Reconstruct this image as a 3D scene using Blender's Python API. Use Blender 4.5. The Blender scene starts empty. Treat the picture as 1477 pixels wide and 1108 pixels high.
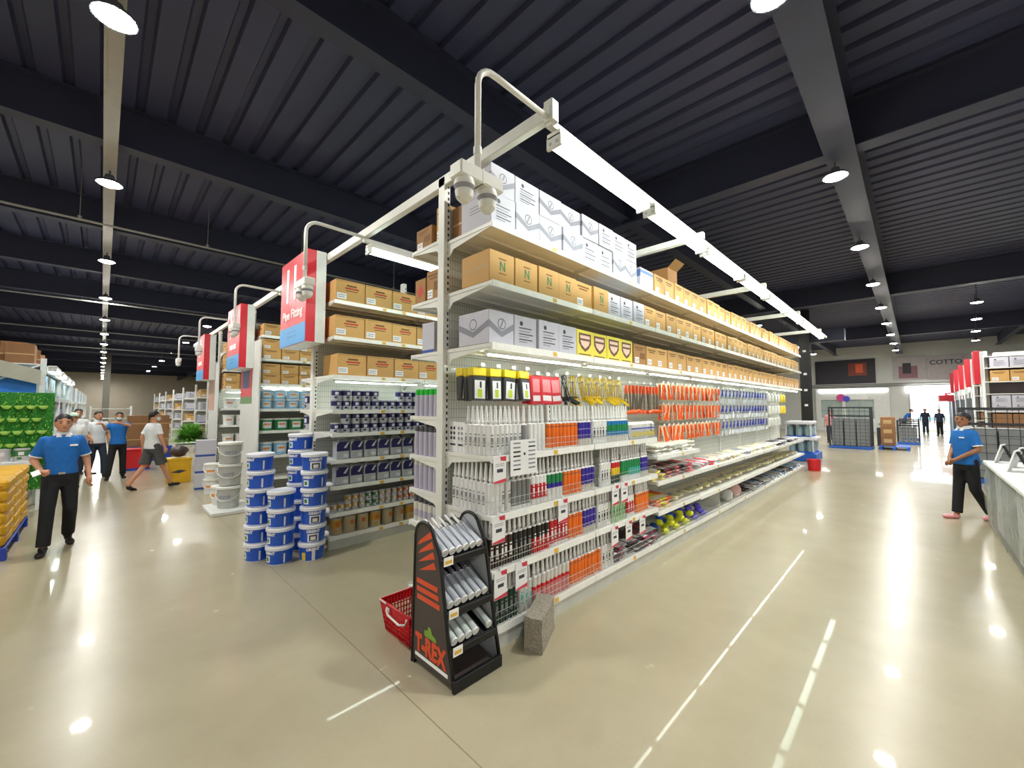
import bpy, math, random
from mathutils import Vector, Matrix
random.seed(11)
S = bpy.context.scene
COL = S.collection
PI = math.pi

# ------------------------------------------------------------------ camera
cam_d = bpy.data.cameras.new('camera')
cam_d.sensor_fit = 'HORIZONTAL'; cam_d.sensor_width = 36.0; cam_d.lens = 14.274
cam_d.clip_start = 0.05; cam_d.clip_end = 400
cam = bpy.data.objects.new('camera', cam_d); COL.objects.link(cam)
cam.location = (0, 0, 1.75)
cam.rotation_euler = (math.radians(90 + 3.128), 0, math.radians(44.756))
S.camera = cam

# ------------------------------------------------------------------ world (daylight, seen only through the entrance)
w = bpy.data.worlds.new('daylight'); S.world = w; w.use_nodes = True
bg = w.node_tree.nodes['Background']
bg.inputs['Color'].default_value = (0.86, 0.95, 1.0, 1); bg.inputs['Strength'].default_value = 1.6

# ------------------------------------------------------------------ view and exposure
S.view_settings.view_transform = 'Standard'; S.view_settings.look = 'None'
S.view_settings.gamma = 1.0; S.view_settings.use_curve_mapping = False
S.view_settings.exposure = 1.72
LAMP_STRIP = 4.4      # fluorescent battens
LAMP_ROUND = 195.0      # round high-bay lamps
LAMP_SHELF = 8.0       # battens under the shelves
try:
    S.cycles.max_bounces = 8; S.cycles.diffuse_bounces = 4; S.cycles.glossy_bounces = 4
    S.cycles.transparent_max_bounces = 12; S.cycles.transmission_bounces = 6
    S.cycles.sample_clamp_indirect = 6.0; S.cycles.caustics_reflective = False; S.cycles.caustics_refractive = False
    S.cycles.use_denoising = True
except Exception:
    pass

# ------------------------------------------------------------------ helpers
def lin(c):
    if isinstance(c, str):
        c = [int(c[i:i+2], 16) / 255 for i in (0, 2, 4)]
    return tuple((x / 12.92 if x <= 0.04045 else ((x + 0.055) / 1.055) ** 2.4) for x in c)

MATS = {}
def mat(name, col='cccccc', rough=0.5, metal=0.0, var=0.06, scale=7.0, bump=0.0, emit=0.0, rnd=0.0, trans=0.0, alpha=1.0, spec=0.5, coat=0.0):
    if name in MATS: return MATS[name]
    m = bpy.data.materials.new(name); m.use_nodes = True; nt = m.node_tree; N = nt.nodes; L = nt.links
    b = N['Principled BSDF']; c = lin(col)
    b.inputs['Roughness'].default_value = rough; b.inputs['Metallic'].default_value = metal
    b.inputs['Specular IOR Level'].default_value = spec
    b.inputs['Coat Weight'].default_value = coat
    if trans: b.inputs['Transmission Weight'].default_value = trans
    if alpha < 1: b.inputs['Alpha'].default_value = alpha
    if emit:
        b.inputs['Emission Color'].default_value = (*c, 1); b.inputs['Emission Strength'].default_value = emit
    tc = N.new('ShaderNodeTexCoord')
    nz = N.new('ShaderNodeTexNoise'); nz.inputs['Scale'].default_value = scale; nz.inputs['Detail'].default_value = 5
    L.new(tc.outputs['Object'], nz.inputs['Vector'])
    cr = N.new('ShaderNodeMapRange'); cr.inputs['From Min'].default_value = .3; cr.inputs['From Max'].default_value = .7
    cr.inputs['To Min'].default_value = 1 - var; cr.inputs['To Max'].default_value = 1 + var
    L.new(nz.outputs['Fac'], cr.inputs['Value'])
    val = cr.outputs['Result']
    if rnd:
        oi = N.new('ShaderNodeObjectInfo'); mr = N.new('ShaderNodeMapRange')
        mr.inputs['To Min'].default_value = 1 - rnd; mr.inputs['To Max'].default_value = 1 + rnd * .5
        L.new(oi.outputs['Random'], mr.inputs['Value'])
        mu = N.new('ShaderNodeMath'); mu.operation = 'MULTIPLY'; L.new(val, mu.inputs[0]); L.new(mr.outputs['Result'], mu.inputs[1]); val = mu.outputs[0]
    hs = N.new('ShaderNodeHueSaturation'); hs.inputs['Color'].default_value = (*c, 1)
    L.new(val, hs.inputs['Value']); L.new(hs.outputs['Color'], b.inputs['Base Color'])
    if bump:
        bp = N.new('ShaderNodeBump'); bp.inputs['Strength'].default_value = bump; bp.inputs['Distance'].default_value = .01
        L.new(nz.outputs['Fac'], bp.inputs['Height']); L.new(bp.outputs['Normal'], b.inputs['Normal'])
    MATS[name] = m
    return m

class MB:
    """collects shapes, built as one mesh"""
    def __init__(s): s.v = []; s.f = []; s.m = []; s.s = []
    def add(s, vs, fs, m=0, sm=False):
        o = len(s.v); s.v += [tuple(p) for p in vs]
        for f in fs: s.f.append(tuple(o + i for i in f)); s.m.append(m); s.s.append(sm)
        return s
    def quad(s, a, b, c, d, m=0): return s.add([a, b, c, d], [(0, 1, 2, 3)], m)
    def box(s, x0, y0, z0, x1, y1, z1, m=0, bev=0.0):
        if x1 < x0: x0, x1 = x1, x0
        if y1 < y0: y0, y1 = y1, y0
        if z1 < z0: z0, z1 = z1, z0
        if not bev:
            v = [(x0,y0,z0),(x1,y0,z0),(x1,y1,z0),(x0,y1,z0),(x0,y0,z1),(x1,y0,z1),(x1,y1,z1),(x0,y1,z1)]
            return s.add(v, [(0,3,2,1),(4,5,6,7),(0,1,5,4),(1,2,6,5),(2,3,7,6),(3,0,4,7)], m)
        b = min(bev, (x1-x0)*.45, (y1-y0)*.45, (z1-z0)*.45)
        X = (x0, x1); Y = (y0, y1); Z = (z0, z1); v = []; idx = {}
        for i in (0, 1):
            for j in (0, 1):
                for k in (0, 1):
                    dx = b if i == 0 else -b; dy = b if j == 0 else -b; dz = b if k == 0 else -b
                    for ax, p in enumerate(((X[i], Y[j]+dy, Z[k]+dz), (X[i]+dx, Y[j], Z[k]+dz), (X[i]+dx, Y[j]+dy, Z[k]))):
                        idx[(i, j, k, ax)] = len(v); v.append(p)
        g = lambda i, j, k, a: idx[(i, j, k, a)]
        f = [(g(0,0,0,0),g(0,0,1,0),g(0,1,1,0),g(0,1,0,0)), (g(1,0,0,0),g(1,1,0,0),g(1,1,1,0),g(1,0,1,0)),
             (g(0,0,0,1),g(1,0,0,1),g(1,0,1,1),g(0,0,1,1)), (g(0,1,0,1),g(0,1,1,1),g(1,1,1,1),g(1,1,0,1)),
             (g(0,0,0,2),g(0,1,0,2),g(1,1,0,2),g(1,0,0,2)), (g(0,0,1,2),g(1,0,1,2),g(1,1,1,2),g(0,1,1,2))]
        for j in (0, 1):
            for k in (0, 1): f.append((g(0,j,k,1),g(1,j,k,1),g(1,j,k,2),g(0,j,k,2)))
        for i in (0, 1):
            for k in (0, 1): f.append((g(i,0,k,0),g(i,1,k,0),g(i,1,k,2),g(i,0,k,2)))
        for i in (0, 1):
            for j in (0, 1): f.append((g(i,j,0,0),g(i,j,1,0),g(i,j,1,1),g(i,j,0,1)))
        for i in (0, 1):
            for j in (0, 1):
                for k in (0, 1): f.append((g(i,j,k,0),g(i,j,k,1),g(i,j,k,2)))
        c = Vector(((x0+x1)/2, (y0+y1)/2, (z0+z1)/2)); out = []
        for q in f:
            p = [Vector(v[t]) for t in q]; n = (p[1]-p[0]).cross(p[2]-p[0]); ce = sum(p, Vector())/len(p)
            out.append(q if n.dot(ce-c) > 0 else q[::-1])
        return s.add(v, out, m)
    def prism(s, poly, ax, a, b, m=0):
        """poly: 2D outline; ax 'x','y','z' = extrude axis from a to b"""
        def P(p, t): return {'x': (t, p[0], p[1]), 'y': (p[0], t, p[1]), 'z': (p[0], p[1], t)}[ax]
        n = len(poly); v = [P(p, a) for p in poly] + [P(p, b) for p in poly]
        f = [tuple(range(n)), tuple(range(2*n-1, n-1, -1))] + [(i, i+n, (i+1) % n + n, (i+1) % n) for i in range(n)]
        ar = sum(poly[i][0]*poly[(i+1) % n][1]-poly[(i+1) % n][0]*poly[i][1] for i in range(n))
        flip = (ar > 0) == (ax != 'y')
        if b < a: flip = not flip
        if not flip: f = [q[::-1] for q in f]
        return s.add(v, f, m)
    def frame(s, p0, p1):
        d = (Vector(p1)-Vector(p0)).normalized()
        u = d.cross(Vector((0, 0, 1)) if abs(d.z) < .9 else Vector((1, 0, 0))).normalized()
        return d, u, u.cross(d) * -1
    def cyl(s, p0, p1, r0, r1=None, n=12, m=0, cap=True, capm=None, sm=True):
        r1 = r0 if r1 is None else r1; p0 = Vector(p0); p1 = Vector(p1); d, u, w_ = s.frame(p0, p1)
        ring = lambda p, r: [p + (u*math.cos(t*2*PI/n) + w_*math.sin(t*2*PI/n))*r for t in range(n)]
        a = ring(p0, r0); b = ring(p1, r1)
        s.add(a+b, [(i, (i+1) % n, (i+1) % n+n, i+n) for i in range(n)], m, sm)
        if cap:
            cm = m if capm is None else capm
            if r0 > 1e-5: s.add(a, [tuple(range(n-1, -1, -1))], cm)
            if r1 > 1e-5: s.add(b, [tuple(range(n))], cm)
        return s
    def lathe(s, prof, n=16, m=0, c=(0, 0, 0), hard=True):
        """prof [(r,z)...]; m int or list per segment"""
        def ring(r, z): return [(c[0]+r*math.cos(t*2*PI/n), c[1]+r*math.sin(t*2*PI/n), c[2]+z) for t in range(n)]
        if hard:
            for i in range(len(prof)-1):
                mm = m[i] if isinstance(m, (list, tuple)) else m
                s.add(ring(*prof[i])+ring(*prof[i+1]), [(t, (t+1) % n, (t+1) % n+n, t+n) for t in range(n)], mm, True)
        else:
            v = []
            for p in prof: v += ring(*p)
            k = len(s.v); s.v += v
            for i in range(len(prof)-1):
                mm = m[i] if isinstance(m, (list, tuple)) else m
                for t in range(n):
                    s.f.append((k+i*n+t, k+i*n+(t+1) % n, k+(i+1)*n+(t+1) % n, k+(i+1)*n+t)); s.m.append(mm); s.s.append(True)
        return s
    def tube(s, pts, r, n=6, m=0, closed=False):
        P = [Vector(p) for p in pts]; rings = []; N = len(P)
        for i, p in enumerate(P):
            a = P[i-1] if (i > 0 or closed) else p; b = P[(i+1) % N] if (i < N-1 or closed) else p
            d = (b-a).normalized(); u = d.cross(Vector((.13, .27, 1)).normalized()).normalized(); w_ = d.cross(u)
            rr = r[i] if isinstance(r, (list, tuple)) else r
            rings += [p+(u*math.cos(t*2*PI/n)+w_*math.sin(t*2*PI/n))*rr for t in range(n)]
        f = []
        for i in range(N if closed else N-1):
            j = (i+1) % N
            f += [(i*n+t, i*n+(t+1) % n, j*n+(t+1) % n, j*n+t) for t in range(n)]
        if not closed: f += [tuple(range(n-1, -1, -1)), tuple((N-1)*n+t for t in range(n))]
        return s.add(rings, f, m, True)
    def ell(s, c, r, n=12, k=8, m=0, rot=None):
        v = []; f = []
        for i in range(1, k):
            a = PI*i/k
            for t in range(n):
                b = 2*PI*t/n; p = Vector((r[0]*math.sin(a)*math.cos(b), r[1]*math.sin(a)*math.sin(b), r[2]*math.cos(a)))
                if rot: p = rot @ p
                v.append(Vector(c)+p)
        top = Vector((0, 0, r[2])); bot = Vector((0, 0, -r[2]))
        if rot: top = rot @ top; bot = rot @ bot
        v += [Vector(c)+top, Vector(c)+bot]; T = len(v)-2; B = T+1
        for i in range(k-2):
            f += [(i*n+t, (i+1)*n+t, (i+1)*n+(t+1) % n, i*n+(t+1) % n) for t in range(n)]
        f += [(T, t, (t+1) % n) for t in range(n)] + [(B, (k-2)*n+(t+1) % n, (k-2)*n+t) for t in range(n)]
        return s.add(v, f, m, True)
    def mesh(s, name, mats):
        me = bpy.data.meshes.new(name); me.from_pydata(s.v, [], s.f)
        for q in mats: me.materials.append(MATS[q] if isinstance(q, str) else q)
        me.polygons.foreach_set('material_index', s.m); me.polygons.foreach_set('use_smooth', s.s)
        me.update(); return me

def obj(name, me, mats=None, parent=None, loc=(0, 0, 0), rot=0.0, label=None, cat=None, group=None, kind=None):
    if isinstance(me, MB): me = me.mesh(name, mats)
    o = bpy.data.objects.new(name, me); COL.objects.link(o)
    o.location = loc
    o.rotation_euler = rot if isinstance(rot, (tuple, list)) else (0, 0, rot)
    if parent: o.parent = parent
    if label: o['label'] = label
    if cat: o['category'] = cat
    if group: o['group'] = group
    if kind: o['kind'] = kind
    return o
def thing(name, label, cat, loc=(0, 0, 0), rot=0.0, group=None):
    o = obj(name, None, None, None, loc, rot, label, cat, group); o.empty_display_size = .1
    return o

PROTO = {}
def proto(key, fn):
    if key not in PROTO: PROTO[key] = fn()
    return PROTO[key]

def text_mesh(txt, size, mname, extrude=0.001, align='CENTER', sx=1.0, bold=0.0):
    cu = bpy.data.curves.new('lettering', 'FONT'); cu.body = txt; cu.size = size; cu.extrude = extrude; cu.align_x = align; cu.offset = bold
    cu.resolution_u = 3
    o = bpy.data.objects.new('lettering', cu); COL.objects.link(o)
    dg = bpy.context.evaluated_depsgraph_get()
    me = bpy.data.meshes.new_from_object(o.evaluated_get(dg)); bpy.data.objects.remove(o); bpy.data.curves.remove(cu)
    me.materials.clear(); me.materials.append(MATS[mname])
    if sx != 1: me.transform(Matrix.Diagonal((sx, 1, 1, 1)))
    return me
FRONT = (PI/2, 0, 0)          # lettering read from -Y
SIDE = (PI/2, 0, PI/2)        # lettering read from +X
EAST = (PI/2, 0, -PI/2)       # lettering read from -X

ONES = 'zeroth first second third fourth fifth sixth seventh eighth ninth tenth eleventh twelfth thirteenth fourteenth fifteenth sixteenth seventeenth eighteenth nineteenth'.split()
TENS = {20: 'twent', 30: 'thirt', 40: 'fort', 50: 'fift', 60: 'sixt', 70: 'sevent', 80: 'eight', 90: 'ninet'}
def nth(n):
    if n < 20: return ONES[n]
    t, u = n // 10 * 10, n % 10
    return TENS[t] + ('ieth' if u == 0 else 'y-' + ONES[u])

# ------------------------------------------------------------------ materials
mat('white_steel', 'e6e6e0', .38, var=.03, spec=.5)
mat('white_paint', 'e9e9e4', .45, var=.03)
mat('beam_steel', 'dfe0da', .4, var=.04)
mat('slot_dark', '26282a', .7)
mat('rail_plastic', 'f0f0ec', .3, var=.02)
mat('tag_yellow', 'e0b64a', .5)
mat('tag_white', 'f5f3ee', .5)
mat('tag_red', 'd23b50', .5)
mat('wire', 'd9dad8', .3, metal=.6)
mat('tube_light', 'eafff6', .3, emit=LAMP_STRIP)
mat('shelf_light', 'f4fff8', .3, emit=LAMP_SHELF)
mat('lens_light', 'fffdf6', .3, emit=LAMP_ROUND)
mat('lamp_cap', 'd9dcd8', .4)
mat('lamp_housing', '4a4d55', .5)
mat('grey_pipe', 'b9bab5', .45)
mat('conduit_grey', '8e8d86', .5)
mat('cardboard', 'd0a364', .75, var=.05, scale=5, rnd=.10)
mat('cardboard_dark', 'a67b4b', .8, var=.08, scale=5, rnd=.12)
mat('cardboard_brown', '9a6f4a', .8, var=.08, rnd=.15)
mat('print_brown', '7b5226', .7)
mat('print_green', '47895a', .7)
mat('print_red', 'c4352f', .6)
mat('print_grey', '9a9aa4', .6)
mat('print_dark', '3a3a44', .6)
mat('paper', 'eeeef0', .6, var=.03)
mat('carton_white', 'c6c5d1', .6, var=.03, rnd=.06)
mat('carton_yellow', 'e6d64f', .55, var=.03)
mat('black_plastic', '1d1d1f', .42)
mat('black_steel', '17181a', .4, metal=.2)
# ================================================================== the building
X_WEST, X_EAST, Y_SOUTH, Y_NORTH, Z_CEIL = -72.0, 13.0, -14.0, 37.5, 5.95

def floor_material():
    m = bpy.data.materials.new('polished_concrete'); m.use_nodes = True; nt = m.node_tree; N = nt.nodes; L = nt.links
    b = N['Principled BSDF']; tc = N.new('ShaderNodeTexCoord')
    def noise(sc, det, rough=.55):
        n = N.new('ShaderNodeTexNoise'); n.inputs['Scale'].default_value = sc; n.inputs['Detail'].default_value = det; n.inputs['Roughness'].default_value = rough
        L.new(tc.outputs['Object'], n.inputs['Vector']); return n
    n1 = noise(.55, 4); n2 = noise(3.2, 8, .65); n3 = noise(40, 6, .7)
    r1 = N.new('ShaderNodeValToRGB'); r1.color_ramp.elements[0].position = .32; r1.color_ramp.elements[1].position = .7
    r1.color_ramp.elements[0].color = (*lin('a59b80'), 1); r1.color_ramp.elements[1].color = (*lin('b1a78d'), 1)
    L.new(n1.outputs['Fac'], r1.inputs['Fac'])
    def mul(c, n, lo, hi):
        mr = N.new('ShaderNodeMapRange'); mr.inputs['From Min'].default_value = .15; mr.inputs['From Max'].default_value = .85
        mr.inputs['To Min'].default_value = lo; mr.inputs['To Max'].default_value = hi; L.new(n.outputs['Fac'], mr.inputs['Value'])
        h = N.new('ShaderNodeHueSaturation'); L.new(c, h.inputs['Color']); L.new(mr.outputs['Result'], h.inputs['Value']); return h.outputs['Color']
    c = mul(r1.outputs['Color'], n2, .93, 1.05); c = mul(c, n3, .97, 1.03)
    L.new(c, b.inputs['Base Color'])
    rr = N.new('ShaderNodeMapRange'); rr.inputs['To Min'].default_value = .26; rr.inputs['To Max'].default_value = .28
    L.new(n2.outputs['Fac'], rr.inputs['Value']); L.new(rr.outputs['Result'], b.inputs['Roughness'])
    b.inputs['Specular IOR Level'].default_value = .26; b.inputs['Coat Weight'].default_value = .30; b.inputs['Coat Roughness'].default_value = .03; b.inputs['Coat IOR'].default_value = 1.45
    bp = N.new('ShaderNodeBump'); bp.inputs['Strength'].default_value = .006; bp.inputs['Distance'].default_value = .02
    L.new(n2.outputs['Fac'], bp.inputs['Height']); L.new(bp.outputs['Normal'], b.inputs['Normal'])
    MATS['polished_concrete'] = m
floor_material()
mat('joint_dark', '8a8068', 1.0, spec=0)
mat('deck_steel', '3b3e5c', .55, metal=.0, var=.10, scale=.6)
mat('beam_dark', '303349', .55, var=.08, scale=1)
mat('wall_beige', 'ddd3c0', .8, var=.04, scale=1)
mat('wall_white', 'd9dbd6', .7, var=.03, scale=1)
mat('trunking', 'a9a79f', .5, var=.05)

# floor: one poured slab, with sawn joints recessed as thin darker strips
fl = obj('floor', MB().box(X_WEST, Y_SOUTH, -.2, X_EAST, Y_NORTH+6, 0), ['polished_concrete'], kind='structure')
for k, (x0, y0, x1, y1) in enumerate([(-60, 1.36, 13, 1.366)]):
    obj('floor_joint', MB().box(x0, y0, -.01, x1, y1, .0006), ['joint_dark'], parent=fl)

# ceiling: trapezoidal steel deck, ribs along X
mb = MB(); p = .34; y = Y_SOUTH; prof = []
while y < Y_NORTH:
    prof += [(y, 0), (y+.22, 0), (y+.245, .06), (y+.315, .06)]; y += p
prof.append((y, 0)); xs = [X_WEST, -60, -30, -15, -5, X_EAST]
vs = [(x, a, Z_CEIL+b) for x in xs for a, b in prof]; n = len(prof)
mb.add(vs, [(i*n+j, i*n+j+1, (i+1)*n+j+1, (i+1)*n+j) for i in range(len(xs)-1) for j in range(n-1)])
mb.box(X_WEST, Y_SOUTH, Z_CEIL+.09, X_EAST, Y_NORTH, Z_CEIL+.2)
ce = obj('ceiling', mb, ['deck_steel'], kind='structure')
def ibeam(L, h, wd):
    b = MB(); b.box(0, -wd/2, 0, L, wd/2, .02); b.box(0, -wd/2, h-.02, L, wd/2, h); b.box(0, -.012, .02, L, .012, h-.02); return b
for i, x in enumerate([-3.9, -7.8, -11.7, -15.6, -19.5, -23.4, -31, -39, -47, -55, -63, 3.6, 7.6]):
    obj('roof_beam', proto('rbeam', lambda: ibeam(51, .58, .22).mesh('roof_beam', ['beam_dark'])), parent=ce, loc=(x, Y_SOUTH, Z_CEIL-.58), rot=PI/2)
obj('roof_girder', ibeam(51, .74, .34), ['beam_dark'], parent=ce, loc=(-.60, Y_SOUTH, Z_CEIL-.74), rot=PI/2)
for y in (-5.0, 7.15, 17.5, 28.0):
    obj('roof_girder', proto('xbeam', lambda: ibeam(85, .68, .26).mesh('roof_girder', ['beam_dark'])), parent=ce, loc=(X_WEST, y, Z_CEIL-.68))

# walls
obj('wall_west', MB().box(X_WEST-.2, Y_SOUTH, 0, X_WEST, Y_NORTH, Z_CEIL), ['wall_beige'], kind='structure')
obj('wall_east', MB().box(X_EAST, Y_SOUTH, 0, X_EAST+.2, Y_NORTH, Z_CEIL), ['wall_white'], kind='structure')
obj('wall_south', MB().box(X_WEST, Y_SOUTH-.2, 0, X_EAST, Y_SOUTH, Z_CEIL), ['wall_white'], kind='structure')
# north wall with the entrance opening x -0.25 .. 2.4, z 0 .. 2.6
nw = obj('wall_north', MB().box(X_WEST, Y_NORTH, 0, -.25, Y_NORTH+.2, Z_CEIL).box(2.4, Y_NORTH, 0, X_EAST, Y_NORTH+.2, Z_CEIL).box(-.25, Y_NORTH, 2.75, 2.4, Y_NORTH+.2, Z_CEIL), ['wall_white'], kind='structure')

# round high-bay lamps
def round_lamp_meshes():
    h = MB(); h.lathe([(.0, .13), (.05, .13), (.06, .08), (.13, .04), (.15, .0), (.135, .0)], 20, 0)
    l = MB(); l.lathe([(.136, .004), (.11, -.012), (.0, -.018)], 20, 0, hard=False)
    return h.mesh('housing', ['lamp_housing']), l.mesh('lens', ['lens_light'])
RL = round_lamp_meshes()
STEM = {}
def round_lamp(x, y, z, label, group, top=.947):
    t = thing('high_bay_lamp', label, 'ceiling lamp', (x, y, z), 0, group)
    obj('housing', RL[0], parent=t); obj('lens', RL[1], parent=t)
    obj('stem', proto(('stem', top), lambda: MB().cyl((0, 0, .12), (0, 0, top), .012, n=6).mesh('stem', ['lamp_housing'])), parent=t)
    return t
for k in range(9):
    round_lamp(-.68, 3.61+3.6*k, 5.0, f'round white ceiling lamp above the wide aisle, {nth(k+1)} from the block', 'lamps above the wide aisle', .208)
xs = [-4.65, -8.26, -12.8, -17.24, -21.6, -25.9, -30.2, -34.5, -38.8, -43.1, -47.4, -51.7, -56, -60.5, -65, -69]
for k, x in enumerate(xs):
    round_lamp(x, -.05, 5.0, f'round white ceiling lamp under the pale trunking, {nth(k+1)} of its row', 'lamps along the cross aisle', .20)
for k in range(6):
    round_lamp(-20.4-6.0*k, 2.9, 5.0, f'round ceiling lamp over the shelf row ends, {nth(k+1)} from the aisle signs', 'lamps over the shelf ends')
for k in range(4):
    round_lamp(1.5+.25*k, 19.2+3.7*k, 5.0, f'round ceiling lamp above the red banner signs, {nth(k+1)} towards the entrance', 'lamps over the red banners')
for k in range(4):
    round_lamp(-4.4, 18.6+4.2*k, 5.0, f'round ceiling lamp near the black column, {nth(k+1)} towards the entrance wall', 'lamps by the black column')
k = 0  # unseen lamps behind the camera, added to brighten the hall and shelf fronts
for x in (4.2, 8.5):
    for y in (-9, -3, 3, 10):
        k += 1; round_lamp(x, y, 5.0, f'unseen round ceiling lamp added for light behind the photographer, number {nth(k)}', 'unseen lamps added over the near hall')
k = 0
for x in (-3, -9, -15, -22):
    for y in (-5.5, -10.5):
        k += 1; round_lamp(x, y, 5.0, f'round ceiling lamp beyond the yellow bags, number {nth(k)}', 'lamps over the pallet hall')
# trunking carrying the cross-aisle lamps
obj('cable_trunking', MB().box(-71, -.11, 5.20, 0.6, .01, 5.26).box(-71, -.12, 5.19, .6, -.10, 5.27).box(-71, .0, 5.19, .6, .02, 5.27), ['trunking'],
    label='long pale grey cable trunking under the dark ceiling deck', cat='cable tray')
cond = thing('sprinkler_pipe', 'thin pale pipe crossing below the ceiling in front of the aisle signs', 'pipe', (-10.2, 0, 5.0))
b = MB(); b.cyl((0, -12, 0), (0, 30, 0), .022, n=8); obj('pipe_run', b, ['conduit_grey'], parent=cond)
for y in (-2.2, -.4, 1.4, 3.2, 5.6):
    b = MB(); b.cyl((0, 0, 0), (0, 0, .06), .03, n=8); b.box(-.01, -.004, .05, .01, .004, .94); obj('pipe_hanger', b, ['conduit_grey'], parent=cond, loc=(0, y, 0))
for k, x in enumerate((-17.5, -24.5, -31.5)):
    obj('sprinkler_pipe', MB().cyl((x, -14, 4.9), (x, 20, 4.9), .022, n=8), ['conduit_grey'], label=f'thin grey ceiling pipe deep in the hall, {nth(k+2)} from the signs', cat='pipe')
# ================================================================== shelving
def grid_material():
    m = bpy.data.materials.new('wire_grid_panel'); m.use_nodes = True; nt = m.node_tree; N = nt.nodes; L = nt.links
    b = N['Principled BSDF']; tc = N.new('ShaderNodeTexCoord'); sp = N.new('ShaderNodeSeparateXYZ'); L.new(tc.outputs['Object'], sp.inputs[0])
    def line(o, period, w_):
        a = N.new('ShaderNodeMath'); a.operation = 'MULTIPLY'; a.inputs[1].default_value = 1/period; L.new(o, a.inputs[0])
        f = N.new('ShaderNodeMath'); f.operation = 'FRACT'; L.new(a.outputs[0], f.inputs[0])
        g = N.new('ShaderNodeMath'); g.operation = 'LESS_THAN'; g.inputs[1].default_value = w_; L.new(f.outputs[0], g.inputs[0]); return g.outputs[0]
    mx = N.new('ShaderNodeMath'); mx.operation = 'MAXIMUM'; L.new(line(sp.outputs['Y'], .027, .22), mx.inputs[0]); L.new(line(sp.outputs['Z'], .075, .09), mx.inputs[1])
    mi = N.new('ShaderNodeMix'); mi.data_type = 'RGBA'; mi.inputs['A'].default_value = (*lin('dadbd2'), 1); mi.inputs['B'].default_value = (*lin('b2b3ab'), 1)
    L.new(mx.outputs[0], mi.inputs['Factor']); L.new(mi.outputs['Result'], b.inputs['Base Color']); b.inputs['Roughness'].default_value = .45
    MATS['wire_grid_panel'] = m
grid_material()
mat('kick_grey', 'c9cac4', .45)

def upright_mesh(h):
    def f():
        b = MB(); b.box(-.042, -.03, 0, .042, .03, h, 0)
        z = .12
        while z < h-.06:
            for s in (-1, 1):
                x = s*.0425
                b.quad((x, .006, z), (x, .022, z), (x, .022, z+.026), (x, .006, z+.026), 1)
            z += .052
        b.box(-.05, -.036, 0, .05, .036, .02, 0)
        return b.mesh('upright', ['white_steel', 'slot_dark'])
    return proto(('up', h), f)
def shelf_mesh(L, d):
    def f():
        b = MB(); b.box(.02, .004, -.028, d, L-.004, 0, 0)
        b.box(d-.012, .004, -.042, d, L-.004, -.028, 0)
        b.box(.03, .05, -.04, .05, L-.05, -.028, 0)
        for q in (.33, .66): b.box(d*q-.012, .03, -.045, d*q+.012, L-.03, -.028, 0)
        return b.mesh('shelf', ['white_steel'])
    return proto(('sh', round(L, 3), d), f)
def rail_mesh(L, d):
    def f():
        b = MB(); rnd = random.Random(int(L*100)+int(d*100))
        b.prism([(d, -.046), (d+.012, -.046), (d+.009, .004), (d, .004)], 'y', .006, L-.006, 0)
        y = .06
        while y < L-.1:
            w_ = .055; k = rnd.choice([1, 1, 2, 1])
            b.quad((d+.0135, y, -.040), (d+.0135, y+w_, -.040), (d+.0105, y+w_, -.004), (d+.0105, y, -.004), k)
            y += rnd.uniform(.13, .34)
        return b.mesh('price_rail', ['rail_plastic', 'tag_white', 'tag_yellow'])
    return proto(('ra', round(L, 3), d), f)
def bracket_mesh(d):
    def f():
        b = MB(); b.prism([(.035, -.005), (d-.01, -.005), (d-.01, -.032), (.12, -.085), (.075, -.13), (.035, -.13)], 'y', -.003, .003); return b.mesh('bracket', ['white_steel'])
    return proto(('br', d), f)
def fence_mesh(L, d, h):
    def f():
        b = MB(); n = int(L/.028)
        for zz in (.012, h*.5, h): b.box(d-.0135, .008, zz-.0017, d-.0101, L-.008, zz+.0017)
        for i in range(n+1):
            y = .01+(L-.02)*i/n; b.box(d-.0128, y-.0008, .001, d-.0112, y+.0008, h)
        for y in (.008, L-.008):
            b.box(.2, y-.002, h-.002, d-.01, y+.002, h+.002)
            for i in range(8): x = .2+(d-.21)*i/7; b.box(x-.0012, y-.0012, .001, x+.0012, y+.0012, h)
        return b.mesh('wire_fence', ['wire'])
    return proto(('fe', round(L, 3), d, h), f)
def kick_mesh(L, d):
    def f():
        b = MB(); b.box(d-.02, .002, 0, d, L-.002, .115, 0); b.box(.05, .002, .115, d+.004, L-.002, .15, 1)
        return b.mesh('plinth', ['kick_grey', 'white_steel'])
    return proto(('ki', round(L, 3), d), f)

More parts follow.
